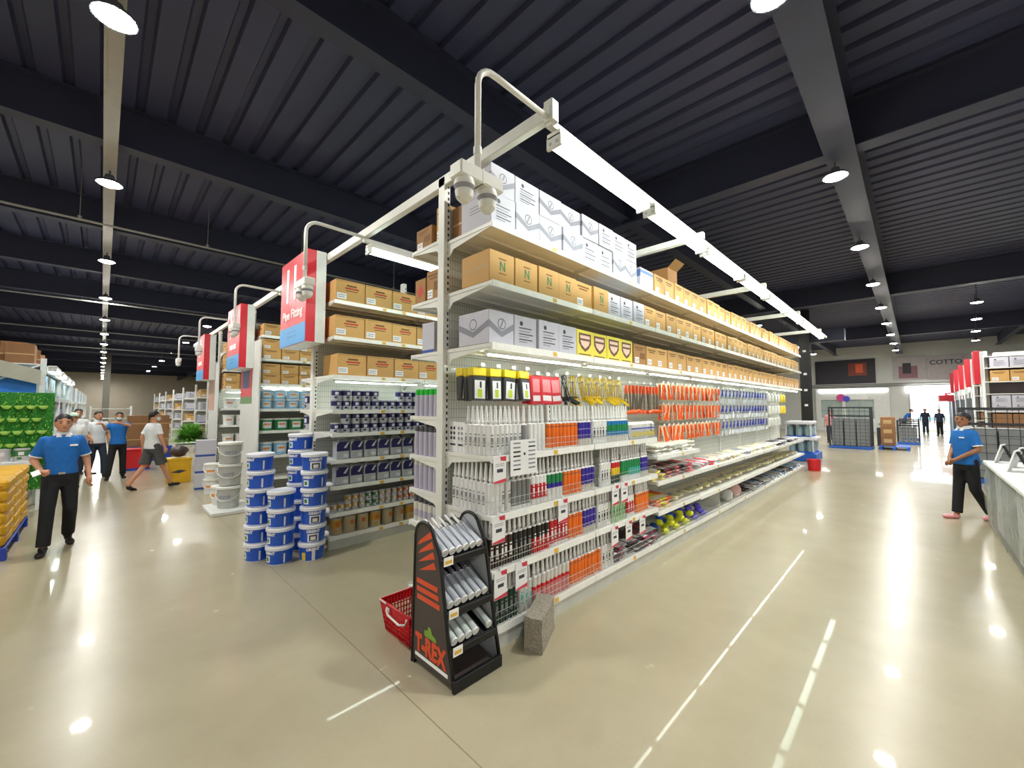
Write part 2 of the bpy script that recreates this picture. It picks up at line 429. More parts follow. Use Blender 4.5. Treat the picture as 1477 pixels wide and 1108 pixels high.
class Gondola:
    def __init__(s, label, xs, y0, bays, h, panel='wire_grid_panel'):
        s.t = thing('shelving_gondola', label, 'shelving unit', (xs, y0, 0)); s.bays = bays; s.xs = xs; s.y0 = y0; s.h = h
        ys = [0]
        for b in bays: ys.append(ys[-1]+b)
        s.ys = ys
        for y in ys: obj('upright', upright_mesh(h), parent=s.t, loc=(0, y, 0))
        for y, L in zip(ys, bays):
            obj('back_panel', proto(('pan', round(L, 3), h, panel), lambda: MB().box(-.012, .03, .12, .012, L-.03, h-.25).mesh('back_panel', [panel])), parent=s.t, loc=(0, y, 0))
    def side(s, sign, bay, levels, d, fence=None, base_d=None):
        """shelves of one bay on the +X (1) or -X (-1) side"""
        L = s.bays[bay]; fence = fence or {}; bd = base_d or d
        loc = lambda z: (0, s.ys[bay] if sign > 0 else s.ys[bay]+L, z); r = 0 if sign > 0 else PI
        pl = obj('plinth', kick_mesh(L, bd), parent=s.t, loc=loc(0), rot=r)
        rl = obj('price_rail', rail_mesh(L, bd), parent=pl, loc=(0, 0, .155))
        if 0 in fence: obj('wire_fence', fence_mesh(L, bd, fence[0]), parent=pl, loc=(0, 0, .152))
        for z in levels:
            sh = obj('shelf', shelf_mesh(L, d), parent=s.t, loc=loc(z), rot=r)
            obj('price_rail', rail_mesh(L, d), parent=sh)
            for y in (0.012, L-.012): obj('bracket', bracket_mesh(d), parent=sh, loc=(0, y, 0))
            if z in fence: obj('wire_fence', fence_mesh(L, d, fence[z]), parent=sh, loc=(0, 0, .002))

G12 = Gondola('long white shelving unit full of sealant tubes, tools and cartons behind the black stand', -2.8, 2.0, [1.33]*8+[.88], 3.70)
for b_ in range(9):
    top = [3.14, 2.69, 2.22]
    if b_ < 2: G12.side(1, b_, top+[1.38, .95, .56], .60, {1.38: .10, .95: .10, .56: .10, 0: .10})
    elif b_ == 2: G12.side(1, b_, top+[1.15, .85, .50], .60, {.85: .08, .50: .08, 0: .08})
    else: G12.side(1, b_, top+[.85, .48], .60, {0: .08} if b_ < 6 else None)
    if b_ < 4: G12.side(-1, b_, [3.19, 2.69, 2.22, 1.66, 1.31, 1.01, .72], .50)
G11 = Gondola('white shelving unit under the sign numbered 11 with navy paint tins', -5.75, 2.0, [1.33]*4, 3.70)
for b_ in range(3): G11.side(1, b_, [3.09, 2.63, 2.14, 1.70, 1.41, 1.08, .76, .43], .63)
G11.side(-1, 0, [3.09, 2.63, 2.14, 1.70, 1.41, 1.08, .76], .5)
G10 = Gondola('white shelving unit under the sign numbered 10 with pale blue pails', -9.0, 2.0, [1.33]*3, 3.60)
for b_ in range(2): G10.side(1, b_, [3.05, 2.62, 2.16, 1.70, 1.30, .85, .45], .6)
G9 = Gondola('white shelving unit under the third red aisle sign', -12.15, 2.0, [1.33]*3, 3.60)
for b_ in range(2): G9.side(1, b_, [3.05, 2.62, 2.16, 1.70, 1.30, .85, .45], .6)
G8 = Gondola('white shelving unit deep behind the third aisle sign', -16.2, 2.4, [1.33]*4, 3.4)
for b_ in range(3): G8.side(1, b_, [2.9, 2.5, 2.1, 1.70, 1.30, .85, .45], .55)

# overhead lighting frames: header beam across the gondola ends, arms, lamp rails
hb = thing('lighting_frame', 'white steel beam frame carrying the fluorescent lamps above the shelf ends', 'light frame', (0, 2.0, 3.62))
obj('header_beam', MB().box(-16.2, -.03, 0, -1.60, .03, .095, 0, .006), ['beam_steel'], parent=hb)
obj('end_cap', MB().box(-1.66, -.036, -.02, -1.585, .036, .125, 0, .006).box(-1.645, -.04, .0, -1.60, -.03, .07), ['beam_steel'], parent=hb)
for y in (2.66, 5.32, 7.98, 10.64): obj('arm', MB().box(-2.8, -.03, 0, -1.60, .03, .075, 0, .006), ['beam_steel'], parent=hb, loc=(0, y, 0))
RAILS = {-1.63: 11.6, -4.29: 8, -7.35: 5.5, -10.6: 5.5}
for x, L in RAILS.items():
    obj('lamp_rail', MB().box(x-.022, -.02, -.045, x+.022, L, .0), ['beam_steel'], parent=hb)

def batten(L, key, lightmat, tubes=2):
    def f():
        h = MB(); h.box(-.055, 0, .012, .055, L, .055, 0, .004); h.box(-.06, 0, -.055, .06, .025, .03, 1, .004); h.box(-.06, L-.025, -.055, .06, L, .03, 1, .004)
        for s in (-.028, .028)[:tubes]: h.cyl((s, -.004, -.022), (s, 0, -.022), .011, n=8, m=2)
        t = MB(); 
        for s in (-.028, .028)[:tubes]: t.cyl((s, .025, -.022), (s, L-.025, -.022), .019, n=10)
        return h.mesh('housing', ['white_paint', 'lamp_cap', 'grey_pipe']), t.mesh('tube', [lightmat])
    return proto(('bat', key), f)
AISLE = {-1.63: ('the wide aisle', 8), -4.29: ('the aisle of navy paint tins', 5), -7.35: ('the aisle of pale blue pails', 3), -10.6: ('the aisle below the third sign', 3)}
for x, (nm, n) in AISLE.items():
    hm, tm = batten(1.26, 'aisle', 'tube_light')
    for k in range(n):
        y = 2.03+(1.36 if x == -1.63 else 1.5)*k
        t = thing('fluorescent_lamp', f'double tube lamp above {nm}, {nth(k+1)} from the cross aisle', 'strip lamp', (x, y, 3.51), 0, 'fluorescent lamps above the aisles')
        obj('housing', hm, parent=t); obj('tube', tm, parent=t)
def under_lamp(x, y, z, L, label, rot=0):
    def f():
        h = MB(); h.box(-.02, 0, 0, .02, L, .028, 0, .003); t = MB(); t.box(-.014, .03, -.012, .014, L-.03, .0, 0, .004)
        return h.mesh('housing', ['white_paint']), t.mesh('tube', ['shelf_light'])
    hm, tm = proto(('und', L), f)
    t = thing('shelf_lamp', label, 'strip lamp', (x, y, z), rot, 'strip lamps under the shelves')
    obj('housing', hm, parent=t); obj('tube', tm, parent=t)
for k in range(9): under_lamp(-2.29, 2.03+1.33*k, 2.148, 1.24 if k < 8 else .8, f'slim lamp under the lowest carton shelf over the hanging tools, {nth(k+1)} from the black stand')
for k in range(3): under_lamp(-5.22, 2.05+1.33*k, 2.065, 1.24, f'slim lamp under the carton shelf over navy paint tins, {nth(k+1)} from the buckets')
for k in range(2): under_lamp(-8.5, 2.05+1.33*k, 2.085, 1.24, f'slim lamp over the pale blue pails, {nth(k+1)} from the red poster')
for k in range(2): under_lamp(-11.65, 2.05+1.33*k, 2.085, 1.24, f'slim lamp in the unit under the third sign, {nth(k+1)} from its end')

# emergency twin spot lamps on bent pipes
def emergency(x, label, top=3.63, drop=.62, turn=True):
    t = thing('emergency_lamp', label, 'emergency lamp', (x, 1.38, top), 0, 'twin spot lamps on bent pipes')
    pts = [(0, .60, .0), (0, .14, .0)]
    for a in range(1, 7): q = a/6*PI/2; pts.append((0, .12-.12*math.sin(q), -.12+.12*math.cos(q)))
    pts.append((0, 0, -drop)); obj('pipe', MB().tube(pts, .018, 10), ['white_paint'], parent=t)
    obj('pipe_joint', MB().cyl((0, 0, -drop+.10), (0, 0, -drop+.14), .023, n=10), ['white_paint'], parent=t)
    bx_ = obj('battery_box', MB().box(-.05, -.15, -drop-.08, .05, .15, -drop, 0, .008).box(-.051, -.004, -drop-.08, .051, .004, -drop+.001), ['white_paint', 'grey_pipe'], parent=t)
    bx_.rotation_euler = (0, 0, PI/2 if turn else 0)
    for yy in (-.09, .07):
        b = MB(); b.lathe([(.028, -.06), (.05, -.075), (.056, -.10), (.056, -.115), (.044, -.135), (.05, -.14), (.044, -.175), (.02, -.20), (0, -.205)], 16, [0, 0, 0, 1, 0, 0, 0, 0], c=(.0, yy, -drop))
        obj('spot_head', b, ['white_paint', 'print_grey'], parent=t, rot=PI/2 if turn else 0)
emergency(-1.63, 'white twin spot emergency lamp on a bent pipe above the black stand', turn=False)
emergency(-4.29, 'white emergency lamp on a bent pipe in front of the Pipe Fitting sign')
emergency(-7.35, 'white emergency lamp on a bent pipe above the grey pails')
emergency(-10.6, 'white emergency lamp on a bent pipe by the third red sign')
emergency(-13.8, 'white emergency lamp on a bent pipe beyond the third red sign')

# aisle number signs
mat('sign_red', 'dd2b3c', .35, var=.03); mat('sign_red_side', 'e03040', .35); mat('sign_blue', '4da3e2', .4); mat('sign_white', 'e4ebe8', .4); mat('letter_white', 'ffffff', .4); mat('letter_navy', '1f3f66', .5)
def aisle_sign(x, num, word, label, z0=2.55, z1=3.72, y=1.725, w_=1.0):
    t = thing('aisle_sign', label, 'sign', (x, y, z0)); h = z1-z0
    obj('sign_box', MB().box(-w_/2, .0, 0, w_/2, .235, h, 0, .006).box(w_/2-.012, .115, .001, w_/2+.002, .236, h-.001, 1).box(-w_/2, .01, -.002, w_/2, .235, .002, 1), ['sign_red', 'sign_white'], parent=t)
    obj('blue_panel', MB().box(-w_/2+.002, -.004, .004, w_/2-.002, .002, .25), ['sign_blue'], parent=t)
    obj('number', text_mesh(num, .64, 'letter_white', .002, sx=.9, bold=.014), parent=t, loc=(-.06, -.003, .60), rot=FRONT)
    if not word: obj('lettering', MB().box(-.26, -.003, .37, .0, -.0005, .46).box(.04, -.003, .37, .24, -.0005, .46), ['letter_white'], parent=t)
    else: obj('lettering', text_mesh(word, .175, 'letter_white', .002, bold=.003), parent=t, loc=(0, -.003, .36), rot=FRONT)
    for k, (tx, zz) in enumerate([('Pipe Accessories', .16), ('Fitting  Sealant', .10)]):
        obj('small_lettering', text_mesh('- - - - -  - - -', .07, 'letter_navy', .001), parent=t, loc=(0, -.006, zz), rot=FRONT)
    return t
aisle_sign(-5.80, '11', 'Pipe Fitting', 'red aisle sign numbered 11 reading Pipe Fitting with blue panel')
aisle_sign(-9.12, '10', None, 'red aisle sign numbered 10 with a blue panel', 2.45, 3.62, 1.70)
aisle_sign(-12.75, '9', None, 'third red aisle sign counting from the sign numbered 11', 2.40, 3.52, 1.70)
# end panels of the two farther gondolas
mat('panel_white', 'dedfdc', .35, var=.03); mat('poster_red', 'd83842', .4); mat('poster_green', '6f8f5c', .5); mat('poster_dark', '4b4f86', .4); mat('poster_skin', 'c99a82', .5)
def end_panel(g, x0, x1, z1, kind):
    obj('end_panel', MB().box(x0-g.xs, -.06, 0, x1-g.xs, -.035, z1, 0, .004), ['panel_white'], parent=g.t)
    po = MB(); w_ = (x1-x0)*.62; px = x0-g.xs+.02
    if kind == 'bucket':
        po.box(px, -.066, z1-1.15, px+w_, -.06, z1-.005, 0); po.box(px, -.067, z1-1.15, px+w_, -.06, z1-1.02, 1)
        cx_ = px+w_/2
        po.prism([(cx_-.26, z1-.52), (cx_+.26, z1-.52), (cx_+.2, z1-.86), (cx_-.2, z1-.86)], 'y', -.068, -.0665, 2)
        po.prism([(cx_-.28, z1-.45), (cx_+.28, z1-.45), (cx_+.28, z1-.52), (cx_-.28, z1-.52)], 'y', -.069, -.0665, 3)
        po.tube([(cx_-.27, -.069, z1-.45), (cx_-.2, -.069, z1-.25), (cx_, -.069, z1-.18), (cx_+.2, -.069, z1-.25), (cx_+.27, -.069, z1-.45)], .012, 6, 3)
    else:
        po.box(px, -.066, z1-1.15, px+w_, -.06, z1-.005, 4)
    obj('poster', po, ['poster_red', 'poster_green', 'poster_dark', 'letter_white', 'poster_skin'], parent=g.t)
end_panel(G10, -9.55, -8.22, 2.95, 'bucket'); end_panel(G9, -12.95, -11.85, 2.8, 'plain')
# ================================================================== cartons on the shelves
mat('ink_grey', '8b8c99', .6); mat('logo_dark', '3b3d4a', .6); mat('shield_brown', '6d4a38', .55); mat('shield_cream', 'e9c9b8', .55)
mat('carton_blue', '5f7fb8', .5); mat('tape', 'c6a878', .3); mat('navy_print', '2f4f9e', .5)
def disc(b, cy, cz, r, m, x=.0011, n=14, ax='x'):
    pts = [(cy+r*math.cos(2*PI*i/n), cz+r*math.sin(2*PI*i/n)) for i in range(n)]
    b.add([(x, p, q) if ax == 'x' else (p, x, q) for p, q in pts], [tuple(range(n)) if ax == 'x' else tuple(range(n-1, -1, -1))], m)
def carton(kind, w_, d, h):
    def f():
        b = MB(); rn = random.Random(hash((kind, round(w_, 3))) % 1000)
        M = {'chevron': 'carton_white', 'plain': 'carton_white', 'tan_n': 'cardboard', 'tan': 'cardboard', 'yellow': 'carton_yellow', 'tan_text': 'cardboard', 'brown': 'cardboard_brown',
             'diamond': 'cardboard_dark', 'whiteblue': 'carton_white', 'bluewhite': 'carton_white', 'tanwhite': 'cardboard_dark', 'orangebox': 'cardboard'}[kind]
        b.box(-d, 0, 0, 0, w_, h, 0, .004)
        R = lambda y0, z0, y1, z1, m, x=.0008: b.quad((x, y0*w_, z0*h), (x, y1*w_, z0*h), (x, y1*w_, z1*h), (x, y0*w_, z1*h), m)
        E = lambda x0, z0, x1, z1, m, y=-.0008: b.quad((-d*x0, y, z0*h), (-d*x1, y, z0*h), (-d*x1, y, z1*h), (-d*x0, y, z1*h), m)
        Pp = lambda pts, m, x=.0009: b.add([(x, p*w_, q*h) for p, q in pts], [tuple(range(len(pts)))], m)
        Ep = lambda pts, m, y=-.0009: b.add([(-d*p, y, q*h) for p, q in pts], [tuple(range(len(pts)-1, -1, -1))], m)
        mats = [M, 'ink_grey', 'logo_dark', 'paper', 'print_brown', 'print_green', 'print_red', 'shield_brown', 'shield_cream', 'navy_print', 'tape', 'carton_blue']
        if kind == 'chevron':
            Pp([(.0, .50), (.5, .22), (.5, .40), (.0, .70)], 1); Pp([(.5, .22), (1, .50), (1, .70), (.5, .40)], 1)
            Ep([(.0, .50), (.5, .22), (.5, .40), (.0, .70)], 1); Ep([(.5, .22), (1, .50), (1, .70), (.5, .40)], 1)
            disc(b, w_*.5, h*.62, h*.17, 2); disc(b, w_*.5, h*.62, h*.145, 0, .0014); Pp([(.42, .5), (.48, .5), (.58, .75), (.52, .75)], 1, .0018)
            disc(b, -d*.5, h*.62, h*.17, 2, -.0011, 14, 'y'); disc(b, -d*.5, h*.62, h*.145, 0, -.0014, 14, 'y')
        elif kind == 'plain':
            disc(b, w_*.3, h*.76, h*.075, 2)
            for i, (a, z) in enumerate([(.62, .60), (.55, .50), (.7, .41), (.5, .33), (.66, .24), (.4, .16)]): R(.2, z, .2+a*.9, z+.035, 1 if i % 2 else 2)
            for z in (.7, .6, .5): E(.2, z, .7, z+.03, 1)
        elif kind == 'tan_n':
            for a in (.40, .57): R(a, .40, a+.05, .70, 5)
            Pp([(.45, .70), (.40, .70), (.57, .40), (.62, .40)], 5, .0012)
            R(.36, .76, .66, .80, 4); R(.36, .30, .66, .33, 4); E(0, .47, 1, .53, 10)
        elif kind in ('tan', 'tanwhite'):
            R(.10, .80, .80, .86, 4); R(.2, .70, .7, .75, 4); R(.08, .08, .42, .36, 3, .0012); R(.11, .24, .38, .27, 1, .0016); R(.11, .16, .34, .19, 1, .0016); E(.25, .55, .75, .65, 4)
            if kind == 'tanwhite': R(.5, .3, .92, .6, 4)
        elif kind == 'tan_text':
            R(.36, .72, .70, .80, 4); R(.30, .60, .78, .67, 6); R(.34, .50, .74, .54, 4); R(.04, .10, .36, .38, 3, .0012); R(.07, .27, .32, .30, 1, .0016); R(.07, .18, .30, .21, 1, .0016); R(0, .94, 1, .955, 4)
        elif kind == 'yellow':
            Pp([(.12, .88), (.88, .88), (.88, .50), (.72, .30), (.5, .18), (.28, .30), (.12, .50)], 7); Pp([(.2, .6), (.8, .6), (.72, .44), (.5, .3), (.28, .44)], 8, .0013)
            R(.2, .68, .8, .80, 8, .0013); R(.12, .06, .88, .10, 7); E(.2, .3, .8, .7, 7)
        elif kind == 'diamond':
            Pp([(.5, .2), (.8, .5), (.5, .8), (.2, .5)], 6); Ep([(.5, .25), (.75, .5), (.5, .78), (.25, .5)], 6); Ep([(.47, .45), (.56, .45), (.52, .65)], 4, -.0012)
        elif kind == 'whiteblue':
            R(0, 0, 1, .12, 9); E(.1, .66, .85, .78, 9); E(.15, .35, .4, .55, 1); E(.5, .35, .85, .55, 1); E(0, 0, 1, .1, 9)
        elif kind == 'bluewhite':
            R(.1, .1, .9, .7, 3, .001); R(0, .74, 1, .9, 11); R(.2, .3, .7, .34, 1, .0014); E(.0, .55, 1, .9, 11)
        elif kind == 'brown':
            E(.2, .3, .8, .7, 10); R(.0, .45, 1, .5, 10)
        return b.mesh('carton', mats)
    return proto(('carton', kind, round(w_, 3), d, h), f)
def put(kind, x, y, z, w_, d, h, label, group, rot=0.0, name='carton'):
    return obj(name, carton(kind, w_, d, h), loc=(x, y, z+.001), rot=rot, label=label, cat='carton', group=group)
XF = -2.215; j = lambda a=.012: random.uniform(-a, a)
# top shelf: white cartons two high, then tan ones
w8 = [.27, .30, .31, .31, .29, .27, .27, .27]; y = 2.01
for i, ww in enumerate(w8):
    kind = 'plain' if i in (0, 4, 5) else 'chevron'
    put(kind, XF+j(), y, 3.14, ww-.006, .36, .245, f'white {"printed" if kind == "plain" else "chevron"} carton, lower layer on the top shelf, {nth(i+1)} from the near end', 'white cartons on the top shelf')
    kind = 'plain' if i in (1, 5, 6, 7) else 'chevron'
    put(kind, XF+j()-.01, y+j(.004), 3.386, ww-.008, .36, .228, f'white {"printed" if kind == "plain" else "chevron"} carton, upper layer on the top shelf, {nth(i+1)} from the near end', 'white cartons on the top shelf')
    y += ww
put('bluewhite', XF, 4.36, 3.14, .32, .36, .235, 'blue and white carton on the top shelf next to the white cartons', 'cartons on the top shelf')
y = 4.74; i = 0
while y < 13.2:
    i += 1; ww = .29
    put('tan', XF+j(), y, 3.14, ww-.01, .34, .25+j(.008), f'tan carton with white label on the top shelf, {nth(i)} past the blue carton', 'tan cartons on the top shelf'); y += ww
obj('open_carton', MB().box(-.3, 0, 0, 0, .3, .24).quad((0, 0, .24), (0, .3, .24), (.11, .3, .33), (.11, 0, .33)).quad((-.3, 0, .24), (-.3, .3, .24), (-.42, .3, .30), (-.42, 0, .30)), ['cardboard_dark'], loc=(-2.32, 5.35, 3.40), label='opened dark cardboard carton lying on the tan top-shelf cartons', cat='carton')
# second shelf
y = 2.0
for i in range(6):
    put('tan_n' if i != 4 else 'tan', XF+j(), y, 2.69, .268, .33, .245, f'tan carton with green letter print on the second shelf, {nth(i+1)} from the near end' if i != 4 else 'tan carton with white label between green lettered cartons, second shelf', 'tan cartons at the near end of the second shelf'); y += .274
for i in range(3):
    put('plain', XF+j(), y+.01, 2.69, .25, .33, .245, f'white printed carton on the second shelf, {nth(i+1)} after the green lettered cartons', 'white cartons on the second shelf'); y += .262
y += .02; i = 0
while y < 13.2:
    i += 1; put('tan', XF+j(), y, 2.69, .285, .33, .25+j(.008), f'tan carton with white label on the second shelf, {nth(i)} past the white cartons', 'tan cartons on the second shelf'); y += .295
# third shelf
y = 2.0
for i, kind in enumerate(['chevron', 'plain', 'plain', 'plain']):
    put(kind, XF+j(), y, 2.22, .266, .36, .255, f'white {"chevron" if i == 0 else "printed"} carton on the third shelf above the black packs' if i == 0 else f'white printed carton on the third shelf, {nth(i)} after the chevron one', 'white cartons on the third shelf'); y += .272
for i in range(4):
    put('yellow', XF+j(.004), y, 2.22, .262, .33, .25, f'yellow carton with brown shield on the third shelf, {nth(i+1)} from the near end', 'yellow shield cartons'); y += .263
y += .02; i = 0
while y < 13.2:
    i += 1; put('tanwhite' if i == 1 else 'tan', XF+j(), y, 2.22, .285, .33, .235+j(.008), f'tan carton on the third shelf, {nth(i)} past the yellow cartons', 'tan cartons on the third shelf'); y += .295
# left side of the long unit, seen end-on from the cross aisle (X -3.3 .. -2.85)
def end_box(kind, x0, x1, y0, y1, z, h, label):   # printed faces look to -Y and, rotated, to -X
    obj('carton', carton(kind, x1-x0, y1-y0, h), loc=(x0, y0, z+.001), rot=-PI/2, label=label, cat='carton', group='cartons at the end of the long unit')
end_box('tanwhite', -3.28, -3.03, 2.03, 2.33, 3.19, .20, 'small tan carton at the top end shelf beside the post')
end_box('tan', -3.0, -2.86, 2.06, 2.35, 3.19, .34, 'tall tan carton close behind the tall white post')
end_box('brown', -2.76, -2.60, 2.06, 2.4, 3.14, .30, 'brown carton between the post and the white cartons, top shelf')
end_box('diamond', -3.29, -3.12, 2.03, 2.3, 2.69, .23, 'carton with a red diamond mark on the end shelf')
end_box('tanwhite', -3.10, -2.87, 2.03, 2.35, 2.69, .27, 'tan printed carton next to the red diamond carton')
end_box('whiteblue', -3.18, -2.99, 2.04, 2.34, 2.22, .28, 'white carton with blue print on the lowest carton end shelf')
end_box('brown', -2.97, -2.86, 2.06, 2.34, 2.22, .24, 'dark carton beside the blue printed end carton')

# ================================================================== sealant tubes
PAL = {'tb_white': 'eeeeee', 'tb_orange': 'f47a20', 'tb_purple': '3a2aa0', 'tb_grey': '8b8d8e', 'tb_black': '20201f', 'tb_brown': '3a2523', 'tb_red': 'd3202c', 'tb_green': '1f8a50', 'tb_teal': '3fb7a8', 'tb_blue': '1f7fc0',
       'tb_pale': 'b9d8ae', 'tb_yellow': 'e9c62c', 'tb_pink': 'd98c8c', 'tb_dgreen': '24402f', 'tb_cream': 'd9d6cf', 'tb_lime': '1fc23a', 'tb_lilac': 'b7b3c6', 'tb_dark': '55555c'}
for k_, c_ in PAL.items(): mat(k_, c_, .32, var=.03, scale=12)
mat('clear_plastic', 'd8dad8', .12, trans=.75, alpha=.9)
TMAT = list(PAL)
T = {k_: i for i, k_ in enumerate(TMAT)}
KINDS = {  # bands from the foot up: fraction of body height, colour ; panel colour
    'white': ([(1, 'tb_white')], None, 'white'), 'white print': ([(1, 'tb_white')], 'tb_grey', 'white printed'), 'grey': ([(.12, 'tb_white'), (.88, 'tb_grey')], None, 'grey'),
    'orange': ([(.06, 'tb_white'), (.25, 'tb_orange'), (.56, 'tb_orange'), (.03, 'tb_dark'), (.10, 'tb_orange')], None, 'orange'),
    'purple': ([(.30, 'tb_cream'), (.40, 'tb_purple'), (.03, 'tb_lilac'), (.27, 'tb_purple')], None, 'violet blue'),
    'stripe': ([(1, 'tb_white')], 'tb_black', 'white and black striped'), 'bluegreen': ([(.32, 'tb_cream'), (.2, 'tb_blue'), (.3, 'tb_green'), (.18, 'tb_blue')], None, 'blue and green'),
    'redwhite': ([(.2, 'tb_white'), (.55, 'tb_red'), (.25, 'tb_white')], 'tb_white', 'red and white'), 'greenpurple': ([(.22, 'tb_white'), (.25, 'tb_white'), (.18, 'tb_purple'), (.35, 'tb_green')], None, 'green and purple'),
    'redyellow': ([(.4, 'tb_dgreen'), (.35, 'tb_yellow'), (.25, 'tb_red')], None, 'red and yellow'), 'green': ([(.3, 'tb_white'), (.7, 'tb_green')], None, 'green'), 'teal': ([(.25, 'tb_white'), (.35, 'tb_teal'), (.4, 'tb_green')], None, 'teal'),
    'brown': ([(1, 'tb_brown')], 'tb_white', 'dark brown'), 'black': ([(1, 'tb_black')], 'tb_grey', 'black'), 'blackred': ([(.55, 'tb_red'), (.45, 'tb_black')], 'tb_white', 'black and red'),
    'red': ([(.12, 'tb_white'), (.88, 'tb_red')], 'tb_white', 'red'), 'pale': ([(1, 'tb_pale')], 'tb_green', 'pale green'), 'darkgreen': ([(1, 'tb_dgreen')], 'tb_grey', 'dark green'),
    'pink': ([(.55, 'tb_pink'), (.12, 'tb_red'), (.33, 'tb_cream')], None, 'clear and red'), 'clear': ([(1, 'tb_cream')], 'tb_teal', 'pale clear')}
def sealant(kind):
    def f():
        b = MB(); bands, pan, _ = KINDS[kind]; r = .0247; H = .215
        b.lathe([(0, 0), (r, 0)], 12, T['tb_white']); z = 0
        for fr, c in bands: b.lathe([(r, z), (r, z+fr*H)], 12, T[c]); z += fr*H
        b.lathe([(r, H), (r+.001, H), (r+.001, H+.008), (.012, H+.014), (.009, H+.03)], 12, T['tb_white'])
        if pan:
            for (z0, z1) in ((.3, .36), (.4, .62), (.68, .73)):
                v = []; 
                for i in range(4):
                    a = -.45+.3*i; v += [((r+.0006)*math.cos(a), (r+.0006)*math.sin(a), z0*H), ((r+.0006)*math.cos(a), (r+.0006)*math.sin(a), z1*H)]
                b.add(v, [(2*i, 2*i+2, 2*i+3, 2*i+1) for i in range(3)], T[pan], True)
        return b.mesh('sealant_tube', TMAT)
    return proto(('seal', kind), f)
def nozzle(c):
    return proto(('noz', c), lambda: MB().lathe([(.017, .0), (.017, .012), (.015, .016), (.0075, .128), (0, .128)], 8, 0).mesh('nozzle', [c]))
def tube_row(kind, y0, y1, z, tier, x=-2.25, noz='tb_white'):
    n = max(1, round((y1-y0)/.052)); nm = KINDS[kind][2]
    for i in range(n):
        o = obj('sealant_tube', sealant(kind), loc=(x+j(.004), y0+(i+.5)*(y1-y0)/n, z+.002), rot=j(.25), label=f'{nm} sealant tube on the {tier}, {nth(i+1)} of its run' if n > 1 else f'single {nm} sealant tube on the {tier}', cat='sealant tube', group='sealant tubes on the long unit')
        obj('nozzle', nozzle(noz), parent=o, loc=(0, 0, .243))
def tube_end(kind, z, tier, n=7, x=-2.303, noz='tb_white', y=2.045):
    for i in range(n):
        o = obj('sealant_tube', sealant(kind), loc=(x-.053*i, y+j(.003), z+.002), rot=-PI/2+j(.3), label=f'{KINDS[kind][2]} sealant tube at the end of the {tier}, {nth(i+1)} inwards', cat='sealant tube', group='sealant tubes on the long unit')
        obj('nozzle', nozzle(noz), parent=o, loc=(0, 0, .243))
s1, s2, s3, s4 = 'top tube shelf', 'second tube shelf', 'third tube shelf', 'bottom tube shelf'
tube_row('white print', 2.02, 2.36, 1.38, s1); tube_row('grey', 2.37, 2.43, 1.38, s1); tube_row('white', 2.44, 2.66, 1.38, s1); tube_row('orange', 2.68, 3.12, 1.38, s1)
tube_row('purple', 3.13, 3.34, 1.38, s1); tube_row('stripe', 3.37, 3.62, 1.38, s1); tube_row('bluegreen', 3.65, 4.06, 1.38, s1); tube_end('white print', 1.38, s1, 5)
tube_row('white', 2.02, 2.12, .95, s2); tube_row('white print', 2.12, 2.25, .95, s2); tube_row('grey', 2.26, 2.47, .95, s2); tube_row('redwhite', 2.48, 2.67, .95, s2); tube_row('greenpurple', 2.68, 2.89, .95, s2); tube_row('orange', 2.90, 3.17, .95, s2)
tube_row('purple', 3.18, 3.39, .95, s2); tube_row('stripe', 3.49, 3.69, .95, s2); tube_row('redyellow', 3.71, 3.87, .95, s2); tube_row('green', 3.89, 4.05, .95, s2); tube_row('teal', 4.06, 4.31, .95, s2); tube_row('purple', 4.34, 4.50, .95, 'second tube shelf, last group'); tube_end('white print', .95, s2, 8)
tube_row('brown', 2.02, 2.26, .56, s3); tube_row('black', 2.27, 2.48, .56, s3); tube_row('blackred', 2.49, 2.70, .56, s3); tube_row('red', 2.71, 2.96, .56, s3); tube_row('orange', 2.97, 3.18, .56, s3)
tube_row('purple', 3.19, 3.41, .56, s3); tube_row('stripe', 3.43, 3.68, .56, s3); tube_row('pale', 3.70, 3.97, .56, s3); tube_row('redwhite', 4.0, 4.16, .56, s3); tube_row('orange', 4.2, 4.5, .56, 'third tube shelf, last group'); tube_end('brown', .56, s3, 6)
tube_row('darkgreen', 2.02, 2.32, .152, s4); tube_row('clear', 2.33, 2.48, .152, s4); tube_row('pink', 2.49, 2.98, .152, s4); tube_row('orange', 2.99, 3.48, .152, s4); tube_row('stripe', 3.49, 3.72, .152, s4); tube_end('darkgreen', .152, s4, 5)

# colour chart cards at the open end of the top tube shelf
for k, (x, c) in enumerate([(-2.70, 0), (-2.595, 1)]):
    b = MB(); b.box(-.055, 0, 0, .055, .004, .24, 0); 
    for a in range(2):
        for q in range(3): disc(b, -.02+.04*a, .19-.04*q, .014, 1 if c == 0 else 2, -.0012, 10, 'y')
    b.quad((-.035, -.001, .05), (.035, -.001, .05), (.035, -.001, .065), (-.035, -.001, .065), 1)
    obj('colour_card', b, ['paper', 'logo_dark', 'print_grey'], loc=(x, 2.035 if c == 0 else 2.03, 1.382), label=['grey dotted colour card standing by the slotted post', 'second dotted colour card between the post and white tubes'][k], cat='card')

